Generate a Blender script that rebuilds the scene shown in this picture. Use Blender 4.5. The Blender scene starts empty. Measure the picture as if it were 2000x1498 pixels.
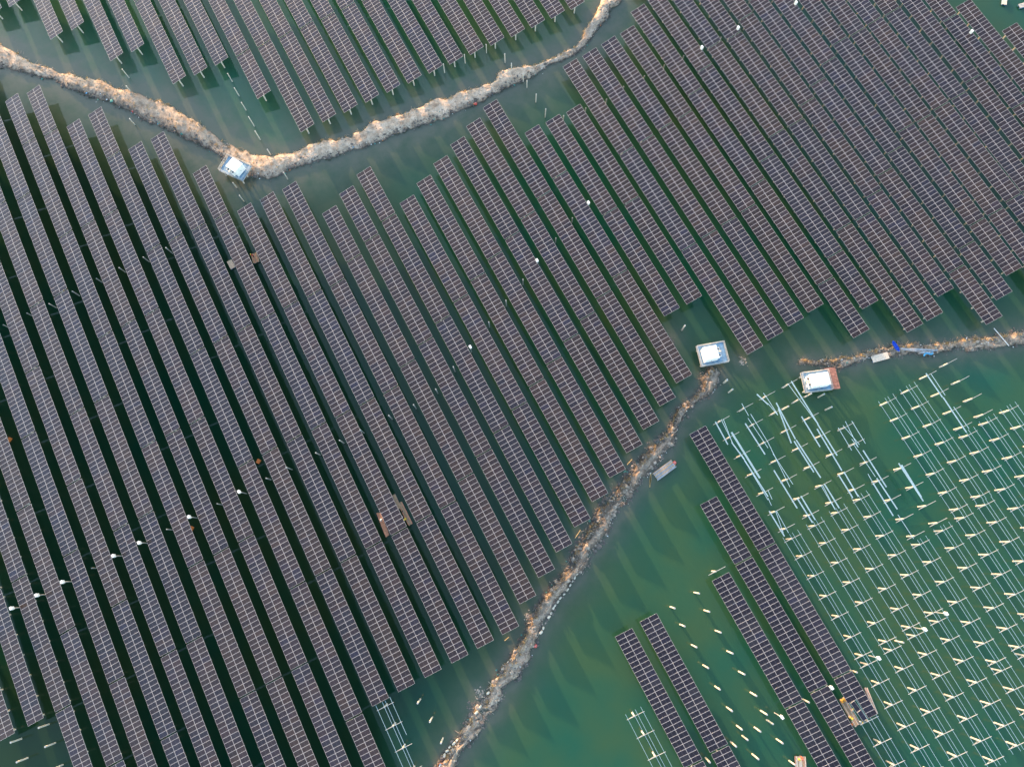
import bpy, bmesh, math, random
import numpy as np
from mathutils import Vector, Matrix

S = bpy.context.scene

# ------------------------------------------------------------------ survey of the site (metres; x across the rows, y along them)
CAM_R = [[0.884015, 0.455781, -0.103834], [-0.467358, 0.857129, -0.216577], [-0.009713, 0.239985, 0.970728]]
CAM_H = 185.559
LENS = 24.9851
ZT = 3.93
TILT = 0.21859
SUN_AZ = 356.0
# ------------------------------------------------------------------ camera, sky, sun, exposure
cam = bpy.data.cameras.new('camera'); cam_o = bpy.data.objects.new('camera', cam); S.collection.objects.link(cam_o); S.camera = cam_o
cam.sensor_width = 36.0; cam.lens = LENS; cam.clip_start = 1.0; cam.clip_end = 9000.0
cam_o.matrix_world = Matrix.Translation((0, 0, CAM_H)) @ Matrix(CAM_R).to_4x4()
SUN_EL = 9.0
world = bpy.data.worlds.new('World'); S.world = world; world.use_nodes = True
wt = world.node_tree; sky = wt.nodes.new('ShaderNodeTexSky'); sky.sky_type = 'NISHITA'; sky.sun_disc = False
sky.sun_elevation = math.radians(SUN_EL); sky.dust_density = 1.3; sky.ozone_density = .8; sky.sun_rotation = math.radians(SUN_AZ)
wt.links.new(sky.outputs[0], wt.nodes['Background'].inputs[0]); wt.nodes['Background'].inputs[1].default_value = 0.15
sun = bpy.data.lights.new('sun', 'SUN'); sun.energy = 2.0; sun.angle = math.radians(.9); sun.color = (1.0, .60, .30)
sun_o = bpy.data.objects.new('sun', sun); S.collection.objects.link(sun_o)
az, el = math.radians(SUN_AZ), math.radians(SUN_EL)
sun_o.rotation_euler = Vector((math.sin(az) * math.cos(el), math.cos(az) * math.cos(el), math.sin(el))).to_track_quat('Z', 'Y').to_euler()
S.view_settings.view_transform = 'Standard'; S.view_settings.look = 'None'; S.view_settings.gamma = 1.0; S.view_settings.use_curve_mapping = False
S.view_settings.exposure = 2.55

# block, row, place along the row, tables in the row, across, start, end, modules, drift
TABLES = [('A',0,0,1,-65.00,-249.87,-217.53,28,-0.0040),('A',1,0,1,-58.66,-250.04,-217.70,28,-0.0040),('A',2,0,1,-51.31,-232.93,-200.59,28,-0.0040),('A',3,0,1,-44.52,-233.08,-200.74,28,-0.0040),
('A',4,0,2,-37.72,-249.88,-217.55,28,-0.0040),('A',4,1,2,-37.85,-217.13,-184.79,28,-0.0040),('A',5,0,1,-31.14,-217.09,-184.75,28,-0.0040),('A',6,0,2,-24.06,-233.53,-201.20,28,-0.0040),
('A',6,1,2,-24.19,-200.78,-168.44,28,-0.0040),('A',7,0,2,-17.34,-233.26,-200.93,28,-0.0040),('A',7,1,2,-17.47,-200.51,-168.17,28,-0.0040),('A',8,0,2,-10.57,-233.49,-201.16,28,-0.0040),
('A',8,1,2,-10.70,-200.74,-168.40,28,-0.0040),('A',9,0,3,-3.83,-233.54,-201.21,28,-0.0040),('A',9,1,3,-3.96,-200.79,-168.46,28,-0.0040),('A',9,2,3,-4.06,-168.04,-151.88,14,-0.0040),
('A',10,0,2,2.91,-200.66,-168.33,28,-0.0040),('A',10,1,2,2.78,-167.91,-135.68,28,-0.0040),('A',11,0,2,9.83,-200.56,-168.23,28,-0.0040),('A',11,1,2,9.70,-167.81,-135.69,28,-0.0040),
('A',12,0,2,16.69,-200.71,-168.38,28,-0.0040),('A',12,1,2,16.56,-167.96,-135.58,28,-0.0040),('A',13,0,2,23.65,-200.54,-168.21,28,-0.0040),('A',13,1,2,23.52,-167.79,-135.66,28,-0.0040),
('A',14,0,2,30.56,-200.78,-168.45,28,-0.0040),('A',14,1,2,30.43,-168.03,-135.69,28,-0.0040),('A',15,0,2,37.46,-200.69,-168.36,28,-0.0040),('A',15,1,2,37.33,-167.94,-135.60,28,-0.0040),
('A',16,0,2,44.44,-200.78,-168.45,28,-0.0040),('A',16,1,2,44.30,-168.03,-135.69,28,-0.0040),('A',17,0,2,51.17,-200.64,-168.31,28,-0.0040),('A',17,1,2,51.04,-167.89,-135.55,28,-0.0040),
('A',18,0,1,57.92,-167.95,-135.61,28,-0.0040),('A',19,0,1,64.84,-167.87,-135.53,28,-0.0040),('A',20,0,1,71.67,-167.59,-135.25,28,-0.0040),('A',21,0,1,78.47,-167.57,-135.23,28,-0.0040),
('A',22,0,1,85.32,-167.62,-135.28,28,-0.0040),('A',23,0,1,92.09,-167.58,-135.24,28,-0.0040),('B',0,0,1,-125.90,-53.64,-20.55,28,-0.0040),('B',1,0,2,-118.62,-87.10,-54.02,28,-0.0040),
('B',1,1,2,-118.75,-53.60,-20.51,28,-0.0040),('B',2,0,4,-111.72,-120.73,-87.65,28,-0.0040),('B',2,1,4,-111.85,-87.23,-54.15,28,-0.0040),('B',2,2,4,-111.99,-53.73,-20.49,28,-0.0040),
('B',2,3,4,-112.12,-20.07,12.91,28,-0.0040),('B',3,0,5,-105.39,-136.91,-103.83,28,0.0014),('B',3,1,5,-105.34,-103.41,-70.33,28,0.0014),('B',3,2,5,-105.29,-69.91,-36.77,28,0.0014),
('B',3,3,5,-105.24,-36.35,-3.50,28,0.0014),('B',3,4,5,-105.19,-3.08,29.90,28,0.0014),('B',4,0,5,-98.04,-154.23,-121.15,28,-0.0047),('B',4,1,5,-98.20,-120.73,-87.65,28,-0.0047),
('B',4,2,5,-98.35,-87.23,-54.03,28,-0.0047),('B',4,3,5,-98.51,-53.61,-20.48,28,-0.0047),('B',4,4,5,-98.67,-20.06,12.92,28,-0.0047),('B',5,0,6,-91.47,-170.67,-137.59,28,-0.0032),
('B',5,1,6,-91.58,-137.17,-104.09,28,-0.0032),('B',5,2,6,-91.69,-103.67,-70.46,28,-0.0032),('B',5,3,6,-91.80,-70.04,-36.95,28,-0.0032),('B',5,4,6,-91.91,-36.53,-3.20,28,-0.0032),
('B',5,5,6,-92.01,-2.78,30.20,28,-0.0032),('B',6,0,7,-84.31,-187.86,-154.78,28,-0.0068),('B',6,1,7,-84.54,-154.36,-121.28,28,-0.0068),('B',6,2,7,-84.77,-120.86,-87.69,28,-0.0068),
('B',6,3,7,-85.00,-87.27,-54.07,28,-0.0068),('B',6,4,7,-85.23,-53.65,-20.46,28,-0.0068),('B',6,5,7,-85.46,-20.04,12.94,28,-0.0068),('B',6,6,7,-85.68,13.36,46.34,28,-0.0068),
('B',7,0,8,-77.00,-220.75,-187.67,28,-0.0092),('B',7,1,8,-77.31,-187.25,-154.17,28,-0.0092),('B',7,2,8,-77.62,-153.75,-121.28,28,-0.0092),('B',7,3,8,-77.92,-120.86,-87.88,28,-0.0092),
('B',7,4,8,-78.23,-87.46,-54.09,28,-0.0092),('B',7,5,8,-78.55,-53.67,-20.36,28,-0.0092),('B',7,6,8,-78.86,-19.94,13.04,28,-0.0092),('B',7,7,8,-79.16,13.46,46.44,28,-0.0092),
('B',8,0,7,-70.35,-186.49,-170.30,14,-0.0090),('B',8,1,7,-70.57,-169.88,-137.32,28,-0.0090),('B',8,2,7,-70.87,-136.90,-104.17,28,-0.0090),('B',8,3,7,-71.17,-103.75,-70.59,28,-0.0090),
('B',8,4,7,-71.48,-70.17,-36.85,28,-0.0090),('B',8,5,7,-71.78,-36.43,-2.97,28,-0.0090),('B',8,6,7,-72.08,-2.55,30.43,28,-0.0090),('B',9,0,7,-63.77,-186.12,-170.17,14,-0.0079),
('B',9,1,7,-63.96,-169.75,-137.39,28,-0.0079),('B',9,2,7,-64.22,-136.97,-104.34,28,-0.0079),('B',9,3,7,-64.48,-103.92,-70.61,28,-0.0079),('B',9,4,7,-64.75,-70.19,-36.75,28,-0.0079),
('B',9,5,7,-65.02,-36.33,-2.85,28,-0.0079),('B',9,6,7,-65.28,-2.43,30.55,28,-0.0079),('B',10,0,6,-57.16,-169.74,-137.47,28,-0.0085),('B',10,1,6,-57.44,-137.05,-104.33,28,-0.0085),
('B',10,2,6,-57.72,-103.91,-70.59,28,-0.0085),('B',10,3,6,-58.01,-70.17,-36.70,28,-0.0085),('B',10,4,6,-58.30,-36.28,-2.86,28,-0.0085),('B',10,5,6,-58.58,-2.44,30.54,28,-0.0085),
('B',11,0,7,-50.14,-170.49,-154.41,14,-0.0078),('B',11,1,7,-50.33,-153.99,-121.73,28,-0.0078),('B',11,2,7,-50.59,-121.31,-88.21,28,-0.0078),('B',11,3,7,-50.85,-87.79,-54.25,28,-0.0078),
('B',11,4,7,-51.11,-53.83,-20.31,28,-0.0078),('B',11,5,7,-51.38,-19.89,13.50,28,-0.0078),('B',11,6,7,-51.64,13.92,46.90,28,-0.0078),('B',12,0,5,-43.75,-154.18,-121.79,28,-0.0049),
('B',12,1,5,-43.92,-121.37,-88.31,28,-0.0049),('B',12,2,5,-44.08,-87.89,-54.30,28,-0.0049),('B',12,3,5,-44.25,-53.88,-20.20,28,-0.0049),('B',12,4,5,-44.42,-19.78,13.64,28,-0.0049),
('B',13,0,5,-36.87,-154.19,-121.74,28,-0.0050),('B',13,1,5,-37.04,-121.32,-88.24,28,-0.0050),('B',13,2,5,-37.21,-87.82,-54.31,28,-0.0050),('B',13,3,5,-37.38,-53.89,-20.22,28,-0.0050),
('B',13,4,5,-37.55,-19.80,13.67,28,-0.0050),('B',14,0,5,-30.02,-138.12,-121.83,14,-0.0042),('B',14,1,5,-30.13,-121.41,-88.35,28,-0.0042),('B',14,2,5,-30.27,-87.93,-54.27,28,-0.0042),
('B',14,3,5,-30.41,-53.85,-20.20,28,-0.0042),('B',14,4,5,-30.55,-19.78,13.77,28,-0.0042),('B',15,0,4,-23.32,-121.21,-88.41,28,-0.0013),('B',15,1,4,-23.36,-87.99,-54.25,28,-0.0013),
('B',15,2,4,-23.40,-53.83,-20.28,28,-0.0013),('B',15,3,4,-23.45,-19.86,13.85,28,-0.0013),('B',16,0,4,-16.34,-121.39,-88.46,28,-0.0015),('B',16,1,4,-16.39,-88.04,-54.31,28,-0.0015),
('B',16,2,4,-16.44,-53.89,-20.24,28,-0.0015),('B',16,3,4,-16.49,-19.82,13.79,28,-0.0015),('B',17,0,4,-9.43,-121.37,-88.29,28,-0.0018),('B',17,1,4,-9.49,-87.87,-54.27,28,-0.0018),
('B',17,2,4,-9.56,-53.85,-20.33,28,-0.0018),('B',17,3,4,-9.62,-19.91,13.80,28,-0.0018),('B',18,0,4,-2.46,-109.13,-92.76,14,-0.0013),('B',18,1,4,-2.49,-92.34,-58.61,28,-0.0013),
('B',18,2,4,-2.53,-58.19,-24.60,28,-0.0013),('B',18,3,4,-2.58,-24.18,9.47,28,-0.0013),('B',19,0,4,4.37,-112.42,-95.86,14,0.0004),('B',19,1,4,4.38,-95.44,-61.89,28,0.0004),
('B',19,2,4,4.39,-61.47,-27.92,28,0.0004),('B',19,3,4,4.41,-27.50,6.11,28,0.0004),('B',20,0,4,11.22,-115.60,-99.27,14,-0.0001),('B',20,1,4,11.22,-98.85,-65.23,28,-0.0001),
('B',20,2,4,11.22,-64.81,-31.27,28,-0.0001),('B',20,3,4,11.21,-30.85,2.80,28,-0.0001),('B',21,0,3,18.23,-101.74,-68.31,28,-0.0001),('B',21,1,3,18.23,-67.89,-34.51,28,-0.0001),
('B',21,2,3,18.22,-34.09,-0.41,28,-0.0001),('B',22,0,3,25.16,-105.07,-71.74,28,0.0010),('B',22,1,3,25.19,-71.32,-37.91,28,0.0010),('B',22,2,3,25.22,-37.49,-3.84,28,0.0010),
('B',23,0,3,32.14,-108.39,-75.03,28,0.0003),('B',23,1,3,32.15,-74.61,-41.07,28,0.0003),('B',23,2,3,32.16,-40.65,-7.03,28,0.0003),('B',24,0,3,39.16,-111.55,-78.11,28,-0.0003),
('B',24,1,3,39.16,-77.69,-44.45,28,-0.0003),('B',24,2,3,39.15,-44.03,-10.52,28,-0.0003),('B',25,0,3,45.94,-114.73,-81.52,28,0.0015),('B',25,1,3,45.99,-81.10,-47.75,28,0.0015),
('B',25,2,3,46.04,-47.33,-13.74,28,0.0015),('B',26,0,3,52.99,-117.89,-84.94,28,0.0003),('B',26,1,3,53.00,-84.52,-51.04,28,0.0003),('B',26,2,3,53.02,-50.62,-17.11,28,0.0003),
('B',27,0,3,59.83,-104.78,-88.19,14,0.0023),('B',27,1,3,59.89,-87.77,-54.22,28,0.0023),('B',27,2,3,59.96,-53.80,-20.39,28,0.0023),('B',28,0,2,66.75,-104.92,-71.70,28,0.0002),
('B',28,1,2,66.76,-71.28,-37.83,28,0.0002),('B',29,0,2,73.67,-105.02,-71.71,28,0.0029),('B',29,1,2,73.77,-71.29,-37.91,28,0.0029),('B',30,0,3,80.24,-118.93,-85.92,28,0.0053),
('B',30,1,3,80.42,-85.50,-52.13,28,0.0053),('B',30,2,3,80.60,-51.71,-18.26,28,0.0053),('B',31,0,3,87.17,-119.46,-86.57,28,0.0051),('B',31,1,3,87.34,-86.15,-52.83,28,0.0051),
('B',31,2,3,87.52,-52.41,-19.06,28,0.0051),('B',32,0,3,94.08,-120.32,-87.51,28,0.0053),('B',32,1,3,94.26,-87.09,-53.56,28,0.0053),('B',32,2,3,94.44,-53.14,-19.78,28,0.0053),
('B',33,0,3,100.92,-120.88,-88.08,28,0.0054),('B',33,1,3,101.10,-87.66,-54.34,28,0.0054),('B',33,2,3,101.28,-53.92,-20.58,28,0.0054),('B',34,0,4,107.53,-125.93,-93.25,28,0.0051),
('B',34,1,4,107.70,-92.83,-59.70,28,0.0051),('B',34,2,4,107.88,-59.28,-26.02,28,0.0051),('B',34,3,4,108.01,-25.60,-8.87,14,0.0051),('B',35,0,5,114.11,-165.26,-132.18,28,0.0052),
('B',35,1,5,114.29,-131.76,-98.68,28,0.0052),('B',35,2,5,114.46,-98.26,-65.08,28,0.0052),('B',35,3,5,114.64,-64.66,-31.49,28,0.0052),('B',35,4,5,114.77,-31.07,-14.53,14,0.0052),
('B',36,0,4,120.99,-137.28,-104.20,28,0.0048),('B',36,1,4,121.15,-103.78,-70.53,28,0.0048),('B',36,2,4,121.32,-70.11,-37.09,28,0.0048),('B',36,3,4,121.48,-36.67,-3.48,28,0.0048),
('B',37,0,4,127.81,-137.16,-104.08,28,0.0026),('B',37,1,4,127.89,-103.66,-70.77,28,0.0026),('B',37,2,4,127.98,-70.35,-37.20,28,0.0026),('B',37,3,4,128.07,-36.78,-3.61,28,0.0026),
('B',38,0,4,134.45,-141.16,-108.08,28,0.0027),('B',38,1,4,134.54,-107.66,-74.98,28,0.0027),('B',38,2,4,134.63,-74.56,-41.53,28,0.0027),('B',38,3,4,134.72,-41.11,-7.90,28,0.0027),
('B',39,0,5,140.88,-145.69,-112.61,28,0.0039),('B',39,1,5,141.01,-112.19,-79.11,28,0.0039),('B',39,2,5,141.13,-78.69,-45.70,28,0.0039),('B',39,3,5,141.26,-45.28,-12.27,28,0.0039),
('B',39,4,5,141.36,-11.85,4.67,14,0.0039),('B',40,0,5,147.48,-150.08,-117.00,28,0.0039),('B',40,1,5,147.61,-116.58,-83.50,28,0.0039),('B',40,2,5,147.74,-83.08,-50.08,28,0.0039),
('B',40,3,5,147.87,-49.66,-16.72,28,0.0039),('B',40,4,5,147.97,-16.30,0.27,14,0.0039),('B',41,0,4,154.42,-120.69,-87.61,28,0.0028),('B',41,1,4,154.52,-87.19,-54.43,28,0.0028),
('B',41,2,4,154.61,-54.01,-21.03,28,0.0028),('B',41,3,4,154.68,-20.61,-4.12,14,0.0028),('B',42,0,4,161.05,-120.91,-87.83,28,-0.0001),('B',42,1,4,161.05,-87.41,-54.53,28,-0.0001),
('B',42,2,4,161.04,-54.11,-21.03,28,-0.0001),('B',42,3,4,161.04,-20.61,12.37,28,-0.0001),('B',43,0,4,167.34,-121.61,-88.53,28,0.0078),('B',43,1,4,167.60,-88.11,-55.48,28,0.0078),
('B',43,2,4,167.85,-55.06,-22.17,28,0.0078),('B',43,3,4,168.11,-21.75,11.23,28,0.0078),('B',44,0,4,174.28,-121.89,-88.81,28,-0.0040),('B',44,1,4,174.15,-88.39,-55.87,28,-0.0040),
('B',44,2,4,174.02,-55.45,-22.47,28,-0.0040),('B',44,3,4,173.88,-22.05,10.93,28,-0.0040),('B',45,0,4,181.34,-125.18,-92.10,28,-0.0040),('B',45,1,4,181.21,-91.68,-58.60,28,-0.0040),
('B',45,2,4,181.07,-58.18,-25.20,28,-0.0040),('B',45,3,4,180.94,-24.78,8.20,28,-0.0040),('B',46,0,3,187.96,-111.83,-78.75,28,-0.0040),('B',46,1,3,187.83,-78.33,-45.19,28,-0.0040),
('B',46,2,3,187.69,-44.77,-11.79,28,-0.0040),('B',47,0,2,194.43,-80.98,-47.79,28,-0.0040),('B',47,1,2,194.29,-47.37,-14.39,28,-0.0040),('B',48,0,1,201.44,-67.65,-34.46,28,-0.0040),
('D',0,0,2,14.21,26.95,59.43,28,-0.0040),('D',0,1,2,14.08,59.85,92.83,28,-0.0040),('D',1,0,2,21.20,26.77,59.46,28,-0.0040),('D',1,1,2,21.07,59.88,92.86,28,-0.0040),
('D',2,0,2,41.79,26.78,59.52,28,-0.0040),('D',2,1,2,41.66,59.94,92.92,28,-0.0040),('D',3,0,3,48.92,9.62,26.04,14,-0.0026),('D',3,1,3,48.86,26.46,59.32,28,-0.0026),
('D',3,2,3,48.77,59.74,92.72,28,-0.0026),('D',4,0,3,55.87,-7.06,25.94,28,-0.0062),('D',4,1,3,55.66,26.36,59.24,28,-0.0062)]
# standing piles: x, y, height, where
PILES = [(34.94,-27.56,5.09,'pond'),(27.89,-27.72,5.20,'pond'),(34.91,-32.35,5.01,'pond'),(27.88,-32.40,5.20,'pond'),(34.85,-37.71,4.98,'pond'),(27.91,-37.80,5.15,'pond'),(34.88,-43.13,4.75,'pond'),(27.98,-43.12,4.93,'pond'),(34.89,-48.42,4.67,'pond'),(27.97,-48.57,4.53,'pond'),(34.84,-53.76,4.56,'pond'),(28.02,-53.91,4.56,'pond'),(34.82,-58.35,4.59,'pond'),(27.97,-58.48,4.19,'pond'),(31.52,-60.79,4.39,'pond'),(27.95,-60.95,4.26,'pond'),(24.78,-60.81,4.56,'pond'),(27.91,-65.48,4.51,'pond'),(17.68,-61.01,4.01,'pond'),(34.99,-60.74,4.47,'pond'),(34.78,-65.39,4.17,'pond'),(34.87,-70.75,3.70,'pond'),(72.57,-60.31,3.87,'pond'),(45.08,-60.82,4.16,'pond'),(58.97,-60.76,3.63,'pond'),(-118.69,19.02,3.81,'shore'),(-125.61,19.05,3.81,'shore'),(-118.67,14.35,3.85,'shore'),(-125.64,14.32,3.89,'shore'),(-118.65,8.93,3.00,'shore'),(-36.58,-17.83,5.20,'shore'),(-35.81,-22.80,5.20,'shore'),(-35.60,-28.14,4.90,'shore'),(67.78,32.87,4.11,'shore'),(70.12,14.83,3.05,'shore'),(69.95,14.91,3.68,'shore'),(69.77,12.02,3.83,'shore'),(87.06,1.43,4.22,'shore'),(90.06,-0.25,4.05,'shore'),(89.82,-4.04,4.13,'shore'),(79.89,1.36,4.39,'shore'),(-37.98,179.97,3.95,'north'),(-10.84,163.86,3.71,'north'),(-10.93,158.27,3.87,'north'),(-10.98,152.84,3.71,'north'),(-10.92,146.68,4.68,'north'),(-11.10,141.59,4.48,'north'),(-39.16,175.06,2.80,'north'),(-42.10,163.94,3.14,'north'),(-23.29,130.42,2.97,'north'),(-23.12,125.38,3.59,'north'),(-11.12,141.86,3.69,'north'),(-10.39,135.58,2.97,'north'),(-9.14,125.98,3.79,'north'),(47.01,136.24,3.95,'north'),(53.99,136.28,3.89,'north'),(61.34,136.43,3.67,'north'),(64.67,130.70,4.02,'north'),(65.01,127.09,3.66,'north'),(66.42,122.29,3.72,'north'),(66.40,119.89,3.45,'north'),(66.45,114.29,3.85,'north'),(66.46,108.50,4.08,'north'),(70.72,105.17,2.20,'north'),(-95.42,120.72,2.29,'row'),(-88.59,120.91,2.30,'row'),(-81.82,119.94,3.38,'row'),(-74.97,120.36,3.38,'row'),(-68.00,121.17,2.79,'row'),(-61.12,120.90,3.34,'row'),(-54.11,120.77,3.25,'row'),(-47.31,119.97,4.01,'row'),(-47.80,48.07,3.72,'row'),(-41.83,47.89,5.10,'row'),(-33.72,47.87,4.63,'row'),(-26.93,47.89,4.88,'row'),(-21.07,47.88,4.85,'row'),(-12.85,47.69,5.20,'row'),(-5.96,47.27,5.20,'row'),(0.99,48.28,5.20,'row'),(7.77,51.53,5.20,'row'),(21.77,58.28,4.69,'row'),(28.71,61.55,4.63,'row'),(35.77,65.00,3.88,'row'),(49.81,71.86,3.00,'row'),(56.93,75.13,2.76,'row'),(77.66,104.32,2.20,'row'),(84.53,104.04,2.20,'row'),(91.05,105.41,2.20,'row'),(98.32,105.56,2.20,'row'),(105.46,105.97,2.20,'row'),(112.17,106.04,2.20,'row'),(125.39,106.21,2.20,'row'),(-61.64,48.16,3.00,'row'),(-75.30,48.16,3.22,'row'),(-95.82,48.23,2.40,'row')]
BOXES = [(-54.86,47.77),(-68.40,47.88),(-81.80,47.79),(-88.61,47.79),(-101.98,47.81),(-108.57,47.75),(-115.04,47.71),(84.98,-59.29),(78.36,-59.87),(64.88,-60.09),(51.33,-60.32),(37.49,-60.27),(14.20,54.29),(62.36,76.14),(41.51,67.63),(129.63,104.96),(116.58,104.23),(149.55,104.25),(189.54,71.19)]
RAILS = [(83.27,6.51,3.93,84.08,-5.91,4.10,1),(84.32,6.65,4.16,84.13,-6.15,4.12,2),(77.67,3.61,4.20,76.87,-6.72,4.03,2),(77.37,2.13,4.14,75.48,-7.14,3.72,2),(76.40,5.38,3.92,76.41,0.85,3.92,1),(75.86,4.46,3.80,76.38,0.66,3.92,1),(81.73,-2.51,3.58,81.53,-11.40,3.54,2),(84.04,-6.10,4.10,83.90,-15.26,4.06,2),(83.29,-7.09,3.93,82.90,-19.05,3.84,2),(76.32,-7.01,3.90,76.36,-16.06,3.91,2),(76.92,-6.95,4.04,77.05,-18.02,4.07,2),(70.18,-4.19,4.07,68.98,-16.37,3.81,1),(69.76,-7.15,3.98,69.95,-16.13,4.02,1),(67.81,-10.89,3.54,67.77,-21.71,3.54,2),(63.53,-14.48,4.12,63.25,-16.85,4.05,1),(62.58,-16.09,3.90,62.33,-18.08,3.85,1),(69.05,-19.51,3.82,69.08,-26.44,3.83,2),(70.09,-19.51,4.05,69.98,-26.16,4.03,2),(76.11,-19.57,3.86,75.87,-26.40,3.80,1),(76.99,-19.78,4.05,76.91,-26.51,4.03,2),(76.45,-19.75,3.93,75.92,-26.43,3.82,1),(81.67,-19.54,3.57,81.56,-26.11,3.55,2),(83.14,-19.57,3.90,82.84,-26.43,3.83,2),(88.44,-9.42,3.56,88.21,-15.94,3.51,1),(89.73,-9.47,3.85,90.53,-15.58,4.03,1),(90.76,-8.85,4.08,89.94,-16.04,3.90,1),(92.11,-9.55,4.38,91.90,-16.04,4.33,1),(89.70,-13.50,3.84,89.94,-16.04,3.90,1),(89.37,-14.52,3.77,89.52,-24.32,3.80,1),(90.52,-17.25,4.02,90.37,-27.72,3.99,2),(88.39,-22.83,3.55,88.20,-25.85,3.51,1),(88.20,-25.55,3.51,87.99,-34.52,3.46,2),(89.61,-24.76,3.82,89.66,-33.59,3.83,2),(96.66,-24.25,3.86,96.57,-34.98,3.84,2),(96.97,-24.94,3.93,96.67,-33.95,3.86,3),(89.07,-34.83,3.70,89.09,-41.48,3.71,1),(116.75,-8.12,3.85,116.71,-15.40,3.85,2),(117.68,-8.89,4.06,117.54,-15.27,4.03,1),(116.85,-15.48,3.88,116.65,-25.79,3.83,2),(117.62,-18.82,4.05,117.66,-25.36,4.06,1),(61.17,-18.98,3.59,61.15,-26.02,3.59,2),(62.49,-19.70,3.89,61.35,-25.18,3.63,1),(62.69,-19.81,3.93,62.41,-25.75,3.87,1),(61.29,6.78,3.62,60.98,0.19,3.55,2),(62.82,6.55,3.96,62.22,0.08,3.83,1),(63.32,6.42,4.07,62.16,0.12,3.81,1),(63.34,2.47,4.07,63.39,-10.90,4.09,3),(62.08,0.17,3.79,62.55,-5.10,3.90,2),(62.51,-2.89,3.89,62.32,-16.53,3.85,1),(62.47,-5.25,3.88,62.75,-15.80,3.94,2),(69.76,7.66,3.98,69.59,4.06,3.94,1),(70.26,4.20,4.09,70.18,-4.19,4.07,1),(69.14,3.62,3.84,69.47,-5.38,3.91,1),(67.89,2.80,3.56,68.01,-6.43,3.59,2),(74.73,7.94,3.55,75.73,4.25,3.77,2),(76.28,7.40,3.89,76.40,5.38,3.92,1)]
DIKE_NORTH = [(-77.2,215.1,-79.2,208.9),(-74.2,213.0,-76.3,206.4),(-71.1,211.0,-73.4,203.9),(-68.0,208.9,-70.6,201.4),(-65.7,206.1,-67.9,198.7),(-64.3,202.7,-65.0,196.2),(-62.6,199.5,-62.1,193.7),(-59.9,196.8,-59.2,191.3),(-57.3,194.2,-57.1,188.3),(-54.8,191.5,-55.6,184.9),(-52.2,188.8,-52.5,182.7),(-49.5,186.3,-50.4,179.6),(-46.8,183.7,-48.2,176.5),(-44.2,181.1,-45.5,173.8),(-41.8,178.3,-43.3,170.8),(-39.2,175.6,-41.2,167.6),(-36.6,173.0,-39.0,164.5),(-34.0,170.4,-36.9,161.3),(-31.8,167.4,-34.6,158.3),(-29.6,164.4,-32.3,155.3),(-27.8,161.2,-30.1,152.2),(-26.1,157.9,-27.9,149.0),(-24.5,154.6,-25.9,145.8),(-22.9,151.2,-24.0,142.5),(-21.2,147.9,-22.3,139.1),(-19.4,144.7,-21.0,135.5),(-17.5,141.5,-19.5,132.1),(-14.8,138.9,-16.6,129.7),(-11.8,136.7,-13.0,128.7),(-8.6,135.0,-9.2,128.4),(-5.1,133.7,-5.4,128.1),(-1.5,133.2,-1.7,127.5),(2.2,132.7,2.1,126.8),(5.9,132.1,5.8,126.1),(9.5,131.5,9.5,125.3),(13.2,130.8,13.3,124.6),(16.8,130.4,17.1,124.5),(20.5,130.5,20.9,124.3),(24.2,130.3,24.7,124.1),(27.9,129.8,28.5,123.7),(31.6,129.4,32.2,123.3),(35.3,129.3,36.0,123.0),(39.0,129.1,39.8,122.7),(42.7,128.7,43.6,122.5),(46.3,128.2,47.4,122.3),(50.0,127.6,51.2,122.2),(53.7,127.2,55.0,122.2),(57.4,126.9,58.8,122.2),(60.9,127.9,62.7,122.4),(64.5,127.9,66.5,122.4),(68.1,126.9,70.3,122.3),(71.6,125.7,74.0,122.8),(75.3,125.5,77.8,123.4),(79.0,125.5,81.6,123.4),(82.6,125.2,85.3,123.4),(86.2,125.2,89.0,124.4),(89.4,127.0,92.3,126.3),(92.3,129.3,95.6,128.1),(95.2,131.5,99.0,129.8),(98.2,133.7,102.5,131.5),(101.3,135.9,105.9,133.1),(104.1,138.3,108.9,135.5),(107.0,140.6,111.8,137.9),(109.8,143.0,114.7,140.3)]
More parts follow.
